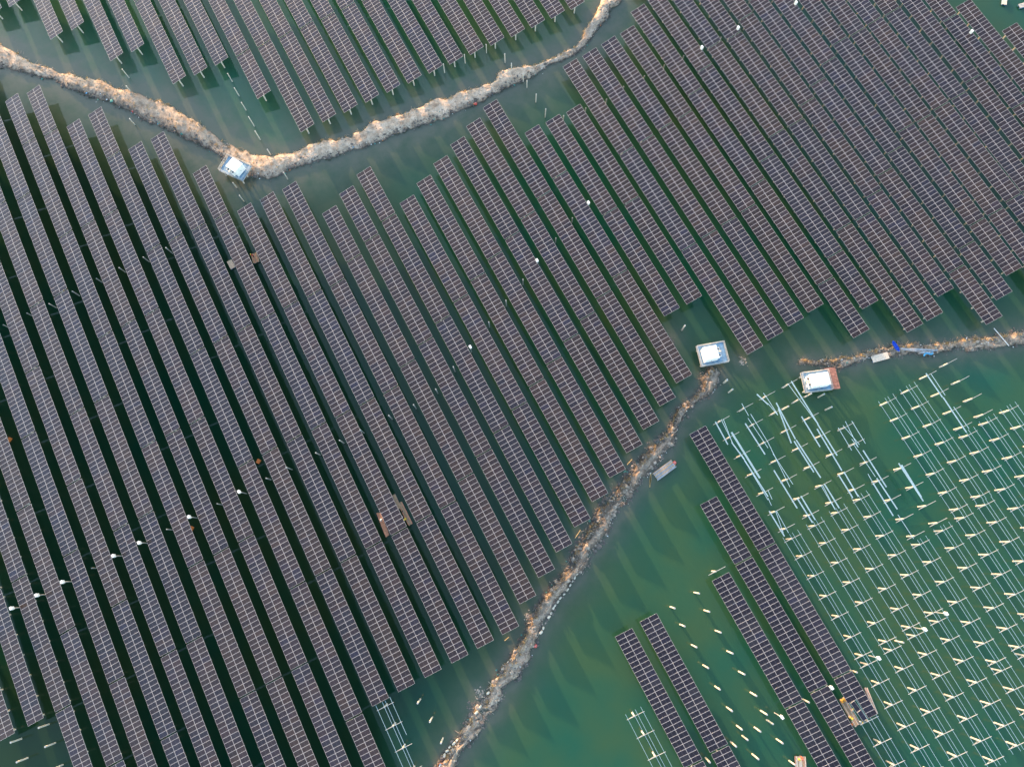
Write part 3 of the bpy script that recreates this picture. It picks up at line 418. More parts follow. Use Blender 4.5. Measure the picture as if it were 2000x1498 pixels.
def smooth_noise(n, step, rng):
    k = rng.standard_normal(int(n / step) + 3); t = np.arange(n) / step; i = t.astype(int); f = t - i; f = f * f * (3 - 2 * f)
    return k[i] * (1 - f) + k[i + 1] * f
dike_surf = {}
def build_dike(name, q, height, mudf, seed, path=None, lump=1.0):
    rng = np.random.default_rng(seed)
    P = np.array(q); L = np.r_[0, np.cumsum(np.hypot(*(np.diff((P[:, :2] + P[:, 2:]) / 2, axis=0)).T))]
    n = int(L[-1] / .28); t = np.linspace(0, L[-1], n)
    A = np.c_[np.interp(t, L, P[:, 0]), np.interp(t, L, P[:, 1])]; B = np.c_[np.interp(t, L, P[:, 2]), np.interp(t, L, P[:, 3])]
    D = B - A; W = np.hypot(*D.T); D = D / W[:, None]
    ea = smooth_noise(n, 4, rng) * .16 + smooth_noise(n, 14, rng) * .28; eb = smooth_noise(n, 4, rng) * .16 + smooth_noise(n, 14, rng) * .28
    A = A - D * (ea * 1.6 - .05)[:, None]; B = B + D * (eb * 1.6 - .05)[:, None]
    m = 30; s = np.linspace(-1, 1, m)
    prof = 1 - np.abs(s) ** 3.6
    hs = (height * (.9 + .35 * smooth_noise(n, 22, rng)) * np.clip(W / 4.0, .45, 1.2)).clip(.6, 1.7)
    # lumpy ground: several scales of noise on the grid
    g = np.zeros((n, m))
    for step, amp in ((2, .09), (5, .14), (9, .15), (18, .16)):
        gn = rng.standard_normal((n // step + 3, m // step + 3)); ti, si = np.arange(n) / step, np.arange(m) / step
        i, j = ti.astype(int), si.astype(int); u, v = (ti - i)[:, None], (si - j)[None, :]; u = u * u * (3 - 2 * u); v = v * v * (3 - 2 * v)
        g += amp * lump * ((gn[i][:, j] * (1 - u) + gn[i + 1][:, j] * u) * (1 - v) + (gn[i][:, j + 1] * (1 - u) + gn[i + 1][:, j + 1] * u) * v)
    Z = hs[:, None] * prof[None, :] * 1.0 - .22 + g * np.clip(prof * 2.2, .25, 1)[None, :]
    T = (s + 1) / 2
    X = A[:, None, 0] * (1 - T) + B[:, None, 0] * T; Y = A[:, None, 1] * (1 - T) + B[:, None, 1] * T
    X += rng.standard_normal(X.shape) * .03; Y += rng.standard_normal(Y.shape) * .03
    V = np.stack([X, Y, Z], -1).reshape(-1, 3)
    I = np.arange(n * m).reshape(n, m); F = np.stack([I[:-1, :-1], I[:-1, 1:], I[1:, 1:], I[1:, :-1]], -1).reshape(-1, 4)
    if (B[0] - A[0])[0] * (A[1] - A[0])[1] - (B[0] - A[0])[1] * (A[1] - A[0])[0] < 0: F = F[:, ::-1]
    me = bpy.data.meshes.new('dike'); me.from_pydata(V.tolist(), [], F.tolist())
    mud = np.repeat(mudf(t / L[-1]), m) + .25 * np.tile(np.abs(s) ** 3, n)
    if path:                                              # a trodden pale track along one side of the muddy bank
        wob = np.repeat(.18 * smooth_noise(n, 30, rng), m); mud -= path[1] * np.exp(-((np.tile(s, n) - path[0] - wob) / path[2]) ** 2)
    me.attributes.new('mud', 'FLOAT', 'POINT').data.foreach_set('value', mud.astype(np.float32))
    me.polygons.foreach_set('use_smooth', [True] * len(me.polygons)); me.materials.append(M['dike'])
    tag(put('dike', me), kind='structure')
    dike_surf[name] = (t / L[-1], X, Y, Z, W)
build_dike('north', DIKE_NORTH, 1.05, lambda t: np.interp(t, [0, .12, .2, .38, .5, 1], [.1, .15, .5, .42, .0, .05]), 3, None, .36)
build_dike('middle', DIKE_MIDDLE, 1.0, lambda t: np.interp(t, [0, .1, .3, .42, .5, .72, .8, 1], [.7, .65, .55, .75, 1.0, .95, 1.0, .9]), 5, (.30, .46, .26), 1.15)
build_dike('east', DIKE_EAST, .85, lambda t: np.interp(t, [0, .3, .6, 1], [.9, .8, .6, .5]), 7, (.0, .3, .4))

def scatter(name, seed, count, size, where, mat, sink=.25, edge=None, flat=.7, out=.0):
    """loose stones, clods and litter on a dike: nobody could count them"""
    rng = random.Random(seed); mb = MB()
    t, X, Y, Z, W = dike_surf[where]; n, m = X.shape
    for _ in range(count):
        i = rng.randrange(n)
        if edge is None: j = rng.randrange(2, m - 2)
        elif edge == 'low': j = min(m - 1, max(0, int(m - 1 - abs(rng.gauss(0, 3.2)))))
        elif edge == 'high': j = min(m - 1, int(abs(rng.gauss(0, 3.0))))
        else: j = rng.choice((min(m - 1, int(abs(rng.gauss(0, 3.2)))), max(0, m - 1 - int(abs(rng.gauss(0, 3.2))))))
        r = size * rng.lognormvariate(0, .55) * min(1.0, .5 + W[i] / 8)
        x, y = X[i, j] + rng.gauss(0, .2 + out), Y[i, j] + rng.gauss(0, .2 + out)
        mb.stone((x, y, max(Z[i, j], -.05) + r * flat * (.5 - sink)), r, rng, flat, n=5)
    return tag(mb.build(name, mat), kind='stuff')
scatter('rubble', 1, 3200, .09, 'north', M['stone']); scatter('rubble', 2, 3000, .13, 'north', M['darkstone'], edge='low', out=.15)
scatter('rubble', 3, 3000, .11, 'middle', M['darkstone'], edge='both', out=.2); scatter('rubble', 4, 2200, .085, 'middle', M['stone'])
scatter('rubble', 15, 420, .23, 'middle', M['stone'], .35, flat=.8); scatter('rubble', 16, 520, .22, 'middle', M['darkstone'], .3, 'both', .8, .25)
scatter('rubble', 17, 260, .2, 'east', M['stone'], .35, flat=.8); scatter('rubble', 18, 240, .17, 'north', M['darkstone'], .3, 'low', .8, .2)
scatter('rubble', 5, 900, .12, 'east', M['stone']); scatter('rubble', 6, 1500, .12, 'east', M['darkstone'], edge='both', out=.2)
scatter('litter', 7, 110, .11, 'north', M['foam'], 0, 'low', .35, .3); scatter('litter', 8, 60, .17, 'north', M['teal'], 0, 'low', .4, .35)
scatter('litter', 9, 70, .12, 'middle', M['foam'], 0, 'low', .35, .3); scatter('litter', 10, 26, .12, 'east', M['foam'], 0, None, .35, .2)
scatter('litter', 11, 14, .12, 'north', M['lightblue'], 0, 'low', .4, .2); scatter('litter', 12, 40, .17, 'middle', M['teal'], 0, 'high', .4, .5)
scatter('litter', 13, 16, .18, 'east', M['teal'], 0, None, .4, .2); scatter('litter', 14, 16, .10, 'north', M['orange'], 0, 'low', .4, .3)

def twigs(seed, where, count, edge, mat, length=.9):
    """drift sticks and reed stalks washed against the bank"""
    rng = random.Random(seed); mb = MB(); t, X, Y, Z, W = dike_surf[where]; n, m = X.shape
    for _ in range(count):
        i = rng.randrange(n); e = abs(rng.gauss(0, 4)); j = int(min(m - 1, max(0, e if edge == 'high' else m - 1 - e if edge == 'low' else rng.uniform(0, m - 1))))
        x, y, z = X[i, j] + rng.gauss(0, .35), Y[i, j] + rng.gauss(0, .35), max(Z[i, j], .0) + .05
        a = rng.uniform(0, 3.14); l = length * rng.uniform(.4, 1.6); dz = rng.gauss(0, .08)
        mb.bar((x, y, z), (x + l * math.cos(a), y + l * math.sin(a), z + dz), rng.uniform(.03, .08), None, 3)
    tag(mb.build('driftwood', mat), kind='stuff')
twigs(31, 'north', 1300, 'low', M['darkstone']); twigs(32, 'north', 700, 'any', M['wood'], .7); twigs(33, 'middle', 900, 'high', M['darkstone'])
twigs(34, 'middle', 500, 'any', M['palewood'], .7); twigs(35, 'east', 500, 'any', M['wood'], .8); twigs(36, 'east', 350, 'low', M['darkstone'])

def reeds(seed, where, clumps, lo=0, hi=1, side=0.2, h=.55):
    """dry grass and reed stubble that catches the low sun"""
    rng = random.Random(seed); vs, fs = [], []
    t, X, Y, Z, W = dike_surf[where]; n, m = X.shape
    for _ in range(clumps):
        i = int(n * rng.uniform(lo, hi)) % n; j = min(m - 2, max(1, int(m * side + rng.gauss(0, m * .10))))
        cx, cy, cz = X[i, j], Y[i, j], max(Z[i, j], -.05); rad = rng.uniform(.15, .55)
        for _ in range(rng.randint(10, 34)):
            a = rng.uniform(0, 6.283); r = rad * math.sqrt(rng.random()); x, y = cx + r * math.cos(a), cy + r * math.sin(a)
            b = rng.uniform(0, 6.283); w = rng.uniform(.02, .05); q = h * rng.uniform(.4, 1.15); l = rng.gauss(0, .16), rng.gauss(0, .16)
            k = len(vs); vs += [(x - w * math.cos(b), y - w * math.sin(b), cz - .05), (x + w * math.cos(b), y + w * math.sin(b), cz - .05), (x + l[0], y + l[1], cz + q)]
            fs.append((k, k + 1, k + 2))
    me = bpy.data.meshes.new('dry_reeds'); me.from_pydata(vs, [], fs); me.materials.append(M['straw'])
    tag(put('dry_reeds', me), kind='stuff')
reeds(21, 'north', 210, 0, 1, .07, .6); reeds(22, 'north', 70, .1, .5, .5, .35)
reeds(23, 'middle', 170, .3, 1, .22, .7); reeds(24, 'east', 150, 0, 1, .2, .6); reeds(25, 'middle', 110, 0, .35, .2, .5)
for k, (x, y) in enumerate(ISLETS):
    rng = random.Random(60 + k); mb = MB()
    for _ in range(60): r = rng.uniform(.06, .26); mb.stone((x + rng.gauss(0, .6), y + rng.gauss(0, .6), .0), r, rng, .6)
    tag(mb.build('mud_islet', M['darkstone'] if k % 2 else M['stone']), kind='structure')

# ------------------------------------------------------------------ solar tables
PW, PL = 1.17, 2.335                                  # module width (along the row) and length (up the slope)
ct, st_ = math.cos(TILT), math.sin(TILT)
def panel_mesh():
    mb = MB(); hx, hy, fr, dp, th = PL / 2 - .008, PW / 2 - .006, .035, .008, .035
    o = [(-hx, -hy), (hx, -hy), (hx, hy), (-hx, hy)]; i = [(-hx + fr, -hy + fr), (hx - fr, -hy + fr), (hx - fr, hy - fr), (-hx + fr, hy - fr)]
    vs = [(*p, 0) for p in o] + [(*p, 0) for p in i] + [(*p, -dp) for p in i] + [(*p, -th) for p in o]
    mb.add(vs, [(k, (k + 1) % 4, 4 + (k + 1) % 4, 4 + k) for k in range(4)] + [(4 + k, 4 + (k + 1) % 4, 8 + (k + 1) % 4, 8 + k) for k in range(4)] + [(12 + k, 12 + (k + 1) % 4, (k + 1) % 4, k) for k in range(4)])
    mb.f.append([8, 9, 10, 11]); mb.mi.append(1); mb.f.append([15, 14, 13, 12]); mb.mi.append(2)
    return mb.mesh('solar_panel', [M['alu'], M['glass'], M['back']])
PANEL = panel_mesh()
BEAM_Z = ZT - .16
def pile_mesh(h, rad=.205):
    mb = MB(); mb.bar((0, 0, -2.0), (0, 0, h), rad * 2, None, 10); return mb.mesh('pile', M['concrete'])
PILE = pile_mesh(BEAM_Z - .12)
def beam_mesh(w):
    mb = MB(); mb.box((0, 0, 0), (w, .10, .12)); return mb.mesh('crossbeam', M['steel'])
BEAM = beam_mesh(4.7)
mb = MB(); mb.bar((-.32, 0, -1.0), (-1.95, 0, -.42), .08); BRACE = mb.mesh('brace', M['steel'])
RAILS_X = (-2.05, -.22, .55, 2.0)
_rail = {}
def rail_mesh(L, w=.06):
    k = (round(L, 1), w)
    if k not in _rail:
        mb = MB(); mb.box((0, 0, 0), (w, L, w)); _rail[k] = mb.mesh('purlin', M['rail'])
    return _rail[k]
FULL, HALF = (1.15, 5.90, 11.25, 16.60, 21.95, 27.30, 32.05), (1.15, 5.75, 10.95, 15.45)
TINTS = {'mauve': (.021, .0145, .0175), 'bluish': (.015, .0145, .022), 'brownish': (.027, .0185, .0165), 'greyish': (.021, .019, .021), 'dark': (.0085, .007, .014)}
trng = random.Random(11)
def tilt_pos(s, z0=ZT): return s * ct, z0 + s * st_
def supports(root, u0, u1, spots, braces=False, beams=True):
    L = u1 - u0
    for d in spots:
        y = L / 2 - d
        put('pile', PILE, root, (-.30, y, 0))
        if beams:
            put('crossbeam', BEAM, root, (0, y, BEAM_Z), (0, -TILT, 0))
            if braces: put('brace', BRACE, root, (0, y, BEAM_Z))
def spots_for(n, L):
    base = FULL if n == 28 else HALF; ref = 33.2 if n == 28 else 16.6
    return [d * L / ref for d in base]
BLOCK_NAME = {'A': 'north pond', 'B': 'main field', 'D': 'south-east pond'}
def solar_table(block, ri, k, nn, v, u0, u1, n, drift, cols=(None, None), label=None):
    L = u1 - u0; um = (u0 + u1) / 2
    if block == 'A': lab = 'panel table in the north pond, %s row from the left, %s the dike' % (ordinal(ri + 1), 'nearest' if k == nn - 1 else ORD[nn - 1 - k] + ' from')
    elif block == 'B': lab = '%s panel table down in the %s long row from the left of the main field' % (ORD[k], ordinal(ri + 1))
    else: lab = '%s dark panel table down in the %s row of the lower right pond' % (ORD[k], ordinal(ri + 1))
    root = thing('solar_table', label or lab, 'solar table', (v, -um, 0), math.atan(drift), 'solar panel tables over the ponds')
    jit = trng.uniform(.84, 1.16); ph = (trng.uniform(0, 6.3), trng.uniform(0, 6.3), trng.gauss(0, .75))
    p = L / n
    for side in (0, 1):
        x, z = tilt_pos(-PL / 2 if side == 0 else PL / 2)
        for j in range(n if cols[side] is None else cols[side]):
            o = bpy.data.objects.new('solar_panel', PANEL); COL.objects.link(o); o.parent = root
            o.location = (x, L / 2 - (j + .5) * p, z); o.rotation_euler = (trng.gauss(0, .0022), -TILT + trng.gauss(0, .0022), 0)
            o.scale = (1, p / PW, 1)
            o.color = batch_colour(block, ph, side, j, jit)
    return root
def batch_colour(block, ph, side, j, jit):
    if block == 'D': a, b, c = TINTS['dark'], TINTS['dark'], TINTS['bluish']
    else: a, b, c = TINTS['mauve'], TINTS['brownish'], TINTS['bluish']
    t = ph[2] + .55 * math.sin(j * .33 + ph[0]) + .4 * math.sin(j * .81 + ph[1] + side) + trng.gauss(0, .35)
    k = min(1, abs(t)); q = b if t > 0 else c; g = jit * trng.uniform(.88, 1.12)
    return tuple((x + (y - x) * k) * g for x, y in zip(a, q)) + (1,)
def purlins(root, L, xs=RAILS_X, over=.12, part=None):
    for i, s in enumerate(xs):
        x, z = tilt_pos(s, ZT - .085)
        l = L + 2 * over; y = 0
        if part and i in part: a, b = part[i]; l = (b - a) * L; y = L / 2 - (a + b) / 2 * L
        put('purlin', rail_mesh(l), root, (x, y, z), (0, -TILT, 0))
for T in TABLES:
    root = solar_table(*T)
    L = T[6] - T[5]
    supports(root, T[5], T[6], spots_for(T[7], L)); purlins(root, L, (-1.75, -.58, .58, 1.75), .05)
# the table still being filled: nine modules on one side, five on the other, bare rails beyond
u0, u1 = 59.67, 92.65
root = solar_table('D', 4, 2, 3, 55.46, u0, u1, 28, -.004, (5, 9), 'half-filled panel table with bare rails running on, work raft alongside')
supports(root, u0, u1, spots_for(28, u1 - u0), True); purlins(root, u1 - u0)

# frames without modules yet
FRAMES = [(62.7, -7.5, 7, 'none'), (62.6, 26.2, 7, 'all'), (62.45, 59.35, 7, 'all'), (69.9, -7.5, 7, 'none'), (69.5, 26.25, 7, 'all'), (69.3, 59.35, 7, 'all'),
          (76.7, -7.5, 7, 'none'), (76.4, 26.2, 7, 'all'), (76.2, 59.3, 7, 'all'), (83.6, -7.5, 7, 'none'), (83.2, 26.1, 7, 'all'), (83.0, 59.2, 7, 'all'),
          (90.1, 9.0, 7, 'none'), (89.82, 42.2, 7, 'all'), (89.68, 75.3, 7, 'all'), (96.95, 9.0, -4, 'none'), (96.85, 42.1, 7, 'all'), (96.8, 75.2, 7, 'all'),
          (103.6, 8.65, 7, 'all'), (103.35, 41.95, 7, 'all'), (110.35, 8.6, 7, 'all'), (109.95, 41.9, 7, 'all'), (117.05, -7.8, -4, 'none'), (116.8, 25.5, 7, 'all'),
          (123.75, -8.0, -4, 'none'), (123.4, 25.15, 7, 'all'), (130.2, 25.15, 7, 'all'), (-44.05, 13.9, 7, 'cut'), (7.5, 43.25, 4, 'all'), (41.95, -6.8, -1, 'none')]
rows_e = sorted(set(round(f[0] / 6.8) for f in FRAMES))
for v, u0, n, kind in FRAMES:
    L = 33.0 if n != 4 else 16.4; u1 = u0 + L + .2
    r = rows_e.index(round(v / 6.8)) - 2
    if v < 0: lab = 'bare pile frame with pale rails continuing a panel row above the middle dike'
    elif v < 10: lab = 'short bare rail frame standing alone left of the dark panel tables'
    elif v < 45: lab = 'lone pile with one crossbeam above the third dark panel row'
    else:
        what = {'all': 'bare frame with four rails', 'none': 'bare piles with crossbeams only'}[kind]
        lab = '%s, %s frame row from the panels, %s bay' % (what, ordinal(r - 1), 'upper' if u0 < 5 else 'second' if u0 < 30 else 'third' if u0 < 50 else 'lowest')
    root = thing('mounting_frame', lab, 'mounting frame', (v, -(u0 + u1) / 2, 0), math.atan(-.006), 'bare mounting frames waiting for panels')
    sp = spots_for(28 if n != 4 else 14, u1 - u0)
    if n < 0: sp = sp[n:]
    supports(root, u0, u1, sp, True)
    if kind == 'all': purlins(root, u1 - u0)
    elif kind == 'cut': purlins(root, u1 - u0, part={3: (-.01, .27)})
# loose rails lying across the crossbeams of the upper bays
ROW_V = [62.7, 69.6, 76.5, 83.3, 90.0, 96.9, 103.5, 110.2, 117.0, 123.6, 130.2]
def frame_row(x): return min(range(len(ROW_V)), key=lambda i: abs(ROW_V[i] - x)) + 1
def count_off(items, key, order):
    """which place each item takes among those that share its key"""
    seen = {}
    out = {}
    for i in sorted(range(len(items)), key=lambda i: order(items[i])):
        q = key(items[i]); seen[q] = seen.get(q, 0) + 1; out[i] = seen[q]
    return out, seen
rk = lambda q: frame_row((q[0] + q[3]) / 2)
place, _ = count_off(RAILS, rk, lambda q: -(q[1] + q[4]))
for k, R_ in enumerate(RAILS):
    x0, y0, z0, x1, y1, z1, nb = R_
    d = Vector((x1 - x0, y1 - y0, 0)).normalized(); nrm = Vector((-d.y, d.x, 0))
    r = frame_row((x0 + x1) / 2)
    for j in range(nb):
        off = nrm * ((j - (nb - 1) / 2) * .17)
        mb = MB(); mb.bar(Vector((x0, y0, z0 + .03)) + off, Vector((x1, y1, z1 + .03)) + off, .10, .10)
        tag(mb.build('loose_rail', M['rail']), '%s loose %s down the %s unfinished frame row from the panels' % (ORD[place[k] - 1], 'rail' if nb == 1 else 'rail bundle', ORD[r - 1]), 'steel rail', 'loose rails on the unfinished frames')

# ------------------------------------------------------------------ standing piles and combiner boxes
row_lines = {}
for T in TABLES:
    if T[0] == 'B': row_lines.setdefault(T[1], []).append((-(T[5] + T[6]) / 2, T[4]))
def gap_words(x, y):
    n = sum(1 for r, L in row_lines.items() if min(L, key=lambda q: abs(q[0] - y))[1] < x)
    return n
def pile_key(q):
    x, y, h, w = q
    if w == 'pond': return ('pond', 0 if x < 26 else 1 if x < 38 else 2)
    if w == 'shore': return ('shore', 0 if x < -90 else 1 if x < 20 else 2 if x < 75 else 3)
    if w == 'row': return ('row', gap_words(x, y))
    return ('north', 0 if x < -20 else 1)
place, total = count_off(PILES, pile_key, lambda q: (q[0] if q[3] == 'north' else -q[1]))
POND = ('left line', 'middle line', 'right line'); SHORE = ('at the bottom left corner', 'between row ends and dike foot', 'beside the cabin at the dike tip', 'by the rusty platform')
GROUPS = {'pond': 'bare piles in the lower right pond', 'shore': 'bare piles off the row ends', 'north': 'poles near the north dike', 'row': 'cable poles between the panel rows'}
for k, P_ in enumerate(PILES):
    x, y, h, w = P_; r = .20 if w in ('pond', 'shore') else .14; key = pile_key(P_)[1]; o_ = ORD[place[k] - 1]
    if w == 'pond': lab = 'cream concrete pile, %s down the %s of bare piles in the green pond' % (o_, POND[key])
    elif w == 'shore': lab = 'short grey pile in water %s, %s down' % (SHORE[key], o_)
    elif w == 'north': lab = 'slender pale pole in water %s the north dike bend, %s from the left' % ('left of' if key == 0 else 'right of', o_)
    else:
        lab = 'slender pale pole in the dark gap right of the %s long row' % ordinal(key)
        if total[pile_key(P_)] > 1: lab += ', %s' % ('upper one' if place[k] == 1 else 'lower one' if place[k] == total[pile_key(P_)] else 'middle one')
    root = thing('standing_pile' if w in ('pond', 'shore') else 'cable_pole', lab, 'pile' if w in ('pond', 'shore') else 'pole', (x, y, 0), 0, GROUPS[w])
    mb = MB(); mb.bar((0, 0, -2), (0, 0, h - .08), 2 * r, None, 10); mb.build('shaft', M['steel'] if w == 'row' else M['concrete'], root)
    mb = MB(); mb.bar((0, 0, h - .08), (0, 0, h), 2.3 * r, None, 10); mb.build('cap', M['steel'], root)
bmb = MB(); bmb.bar((0, 0, -2), (0, 0, 4.3), .24, None, 10); bpost = bmb.mesh('post', M['steel'])
bmb = MB(); bmb.box((0, 0, 4.85), (.50, .72, .95)); bcab = bmb.mesh('cabinet', M['offwhite'])
bmb = MB(); bmb.box((0, 0, 5.42), (.58, .82, .07)); bmb.box((0, 0, 5.45), (.4, .6, .05)); bhood = bmb.mesh('rain_hood', M['white'])
bmb = MB(); bmb.box((.265, 0, 4.85), (.03, .62, .8)); bmb.box((.29, .2, 4.85), (.03, .05, .2)); bdoor = bmb.mesh('cabinet_door', M['offwhite'])
box_key = lambda q: ('frame', frame_row(q[0])) if q[0] > 58 and q[1] < -20 else ('pond', 0) if q[0] > 25 and q[1] < -40 else ('row', gap_words(*q))
place, total = count_off(BOXES, box_key, lambda q: -q[1])
for k, (x, y) in enumerate(BOXES):
    kk, n = box_key((x, y))
    lab = {'frame': 'white cabinet on a pile in the %s bare frame row from the panels', 'pond': 'white cabinet on a pile beside the dark panel tables%.0s',
           'row': 'white cabinet on a pile in the gap right of the %s long row'}[kk] % (ordinal(n) if n else '')
    if total[(kk, n)] > 1: lab += ', %s' % ('upper one' if place[k] == 1 else 'lower one' if place[k] == total[(kk, n)] else 'middle one')
    root = thing('combiner_box', lab, 'electrical cabinet', (x, y, 0), .06, 'white electrical cabinets on piles')
    for nm, me in (('post', bpost), ('cabinet', bcab), ('rain_hood', bhood), ('cabinet_door', bdoor)): put(nm, me, root)

# ------------------------------------------------------------------ inverter cabins on decks
def railing(root, w, d, z, sides, h=1.05):
    cs = {'s': ((-w / 2, -d / 2), (w / 2, -d / 2)), 'e': ((w / 2, -d / 2), (w / 2, d / 2)), 'n': ((w / 2, d / 2), (-w / 2, d / 2)), 'w': ((-w / 2, d / 2), (-w / 2, -d / 2))}
    for s in sides:
        (ax, ay), (bx, by) = cs[s]; mb = MB(); L = math.hypot(bx - ax, by - ay); n = max(2, int(L / 1.3))
        for hh in (h, h * .55): mb.bar((ax, ay, z + hh), (bx, by, z + hh), .055)
        for i in range(n):
            f = i / (n - 1) if n > 1 else 0; mb.bar((ax + (bx - ax) * f, ay + (by - ay) * f, z), (ax + (bx - ax) * f, ay + (by - ay) * f, z + h), .045)
        mb.build('railing', M['handrail'], root)
def deck(q, label, z=2.6):
    c, w, d, rz = frame_of(q)
    root = thing('cabin_deck', label, 'platform', (*c, 0), rz)
    mb = MB(); mb.box((0, 0, z - .15), (w, d, .30)); mb.build('slab', M['deck'], root)
    mb = MB()
    for sx in (-1, 1): mb.box((sx * (w / 2 + .06), 0, z - .02), (.12, d + .24, .34))
    for sy in (-1, 1): mb.box((0, sy * (d / 2 + .06), z - .02), (w - .004, .12, .34))
    mb.build('edge_beam', M['kerb'], root)
    for sx in (-.42, 0, .42):
        for sy in (-.38, .38):
            mb = MB(); mb.bar((sx * w, sy * d, -2), (sx * w, sy * d, z - .3), .45, None, 10); mb.build('pile', M['concrete'], root)
    railing(root, w, d, z + .15, 'nsew')
    n = int(w / 1.2)
    for i in range(1, n):                                   # deck panel joints as thin raised strips
        mb = MB(); mb.box((-w / 2 + i * w / n, 0, z + .006), (.03, d, .012)); mb.build('deck_strip', M['kerb'], root)
    return c, w, d, rz
def cabin(q, label, ac_side, z=2.6, turn=0.0):
    c, w, d, rz = frame_of(q)
    root = thing('inverter_cabin', label, 'equipment cabin', (*c, z), rz)
    mb = MB(); mb.box((0, 0, .10), (w * .96, d * .96, .20)); mb.build('plinth', M['dark'], root)
    mb = MB(); mb.box((0, 0, 1.5), (w, d, 2.6)); mb.build('wall', M['white'], root)
    mb = MB(); mb.box((0, 0, 2.87), (w + .16, d + .16, .14)); mb.box((0, 0, 2.97), (w - .25, d - .25, .06)); mb.build('roof', M['white'], root)
    for i in range(4):
        mb = MB(); mb.box((-w * .375 + i * w * .25, 0, 3.015), (.05, d - .3, .03)); mb.build('roof_rib', M['white'], root)
    sx = ac_side
    for yy, k in ((-d * .28, 0), (d * .22, 1)):
        mb = MB(); mb.box((sx * (w / 2 + .38), yy, 1.9), (.76, d * .22, 1.3)); a = mb.build('air_unit', M['offwhite'], root)
        mb = MB(); mb.box((sx * (w / 2 + .38), yy, 2.58), (.5, d * .14, .05)); mb.build('grille', M['dark'], a)
    mb = MB(); mb.box((sx * (w / 2 + .5), 0, 2.75), (1.0, d * .12, .12)); mb.build('bracket', M['cream'], root)
    for i in (-1, 1):
        mb = MB(); mb.box((i * w * .22, -(d / 2 + .02), 1.4), (w * .36, .05, 2.1)); dr = mb.build('door', M['white'], root)
        mb = MB(); mb.box((i * .06, -(d / 2 + .06), 1.4), (.05, .05, .3)); mb.build('handle', M['dark'], dr)
deck(HOUSE_A_DECK, 'railed blue-grey deck at the upper tip of the middle dike')
cabin(HOUSE_A_ROOF, 'white equipment cabin on the railed deck at the middle dike tip', 1)
deck(HOUSE_B_DECK, 'blue-grey railed deck with a rusty plate joined at its right side')
cabin(HOUSE_B_ROOF, 'white equipment cabin beside the rusty plate near the east dike', -1)
deck(HOUSE_C_DECK, 'blue-grey deck tucked against the bend of the north dike')
cabin(HOUSE_C_ROOF, 'white equipment cabin turned askew at the bend of the north dike', -1)
c, w, d, rz = frame_of(RUST_DECK)
root = thing('rusty_platform', 'rust-red steel plate platform beside the cabin near the east dike', 'platform', (*c, 0), rz)
n = 5
for i in range(n):
    mb = MB(); mb.box((0, -d / 2 + (i + .5) * d / n, 2.35 + .012 * (i % 2)), (w, d / n - .03, .08)); mb.build('plate', M['rust'], root)
for sx in (-.4, .4):
    for sy in (-.4, .4):
        mb = MB(); mb.bar((sx * w, sy * d, -2), (sx * w, sy * d, 2.3), .3, None, 8); mb.build('pile', M['rust'], root)

# ------------------------------------------------------------------ rafts and boats
def raft(q, label, mat, z=.45, planks=7, along=True, drums=True, name='work_raft', cat='raft', seed=1):
    c, w, d, rz = frame_of(q); rng = random.Random(seed)
    if d > w: w, d, rz = d, w, rz + math.pi / 2
    root = thing(name, label, cat, (*c, 0), rz)
    for i in range(planks):
        mats = mat if isinstance(mat, list) else [mat]
        m = mats[i % len(mats)] if rng.random() < .75 else rng.choice(mats)
        l = w * rng.uniform(.95, 1.03); mb = MB()
        mb.box((rng.uniform(-.05, .05), -d / 2 + (i + .5) * d / planks, z + rng.uniform(-.015, .02)), (l, d / planks - .04, .06), rng.gauss(0, .004)); mb.build('plank', m, root)
    for i in (-.36, 0, .36):
        mb = MB(); mb.box((i * w, 0, z - .09), (.12, d * .98, .10)); mb.build('joist', M['wood'], root)
    if drums:
        for sy in (-.3, .3):
            mb = MB(); mb.bar((-w * .48, sy * d, .10), (w * .48, sy * d, .10), min(.5, d * .36), None, 10); mb.build('float_drum', M['barrel'], root)
    return c, w, d, rz
raft(RAFT_A, 'reddish plank raft hugging the lower left side of a panel table', [M['redwood']], .45, 4, seed=2)
raft(RAFT_B, 'reddish plank raft with workers on the right side of a panel table', [M['redwood'], M['wood']], .45, 5, seed=3)
raft(RAFT_B_WALK, 'grey plank walkway leading on from the reddish worker raft', [M['wood'], M['palewood']], .55, 3, seed=4, name='plank_walkway', cat='walkway')
raft(RAFT_D, 'wooden work raft crowded with helmeted workers by the half-filled table', [M['wood'], M['palewood'], M['redwood']], .45, 6, seed=5)
raft(RAFT_D2, 'narrow pinkish raft on the right side of the half-filled table', [M['palewood'], M['redwood']], .45, 4, seed=6)
raft(RAFT_E, 'plank raft with two workers at the bottom edge beside dark panels', [M['palewood'], M['redwood'], M['wood']], .45, 8, seed=7)
raft(RAFT_F, 'grey plank raft moored on the right bank of the middle dike', [M['greywood'], M['greywood'], M['wood']], .5, 9, seed=8)
raft(RAFT_G, 'pale beige plank raft against the east dike left of the blue boat', [M['palewood']], .5, 7, seed=9)
raft(RAFT_H, 'small pale square raft between panel rows below the north dike cabin', [M['palewood']], .5, 5, seed=10)
raft(RAFT_H2, 'dark wooden raft under a yellow-helmeted worker between two panel rows', [M['wood'], M['redwood']], .45, 5, seed=12)
raft(RAFT_TOP, 'cream plank raft floating at the top right corner', [M['palewood']], .5, 5, seed=13)
raft(RAFT_TOP2, 'pale grey raft half cut by the right edge near the top', [M['greywood'], M['palewood']], .5, 6, seed=14)
mb = MB(); c, w, d, rz = frame_of(RAFT_D)
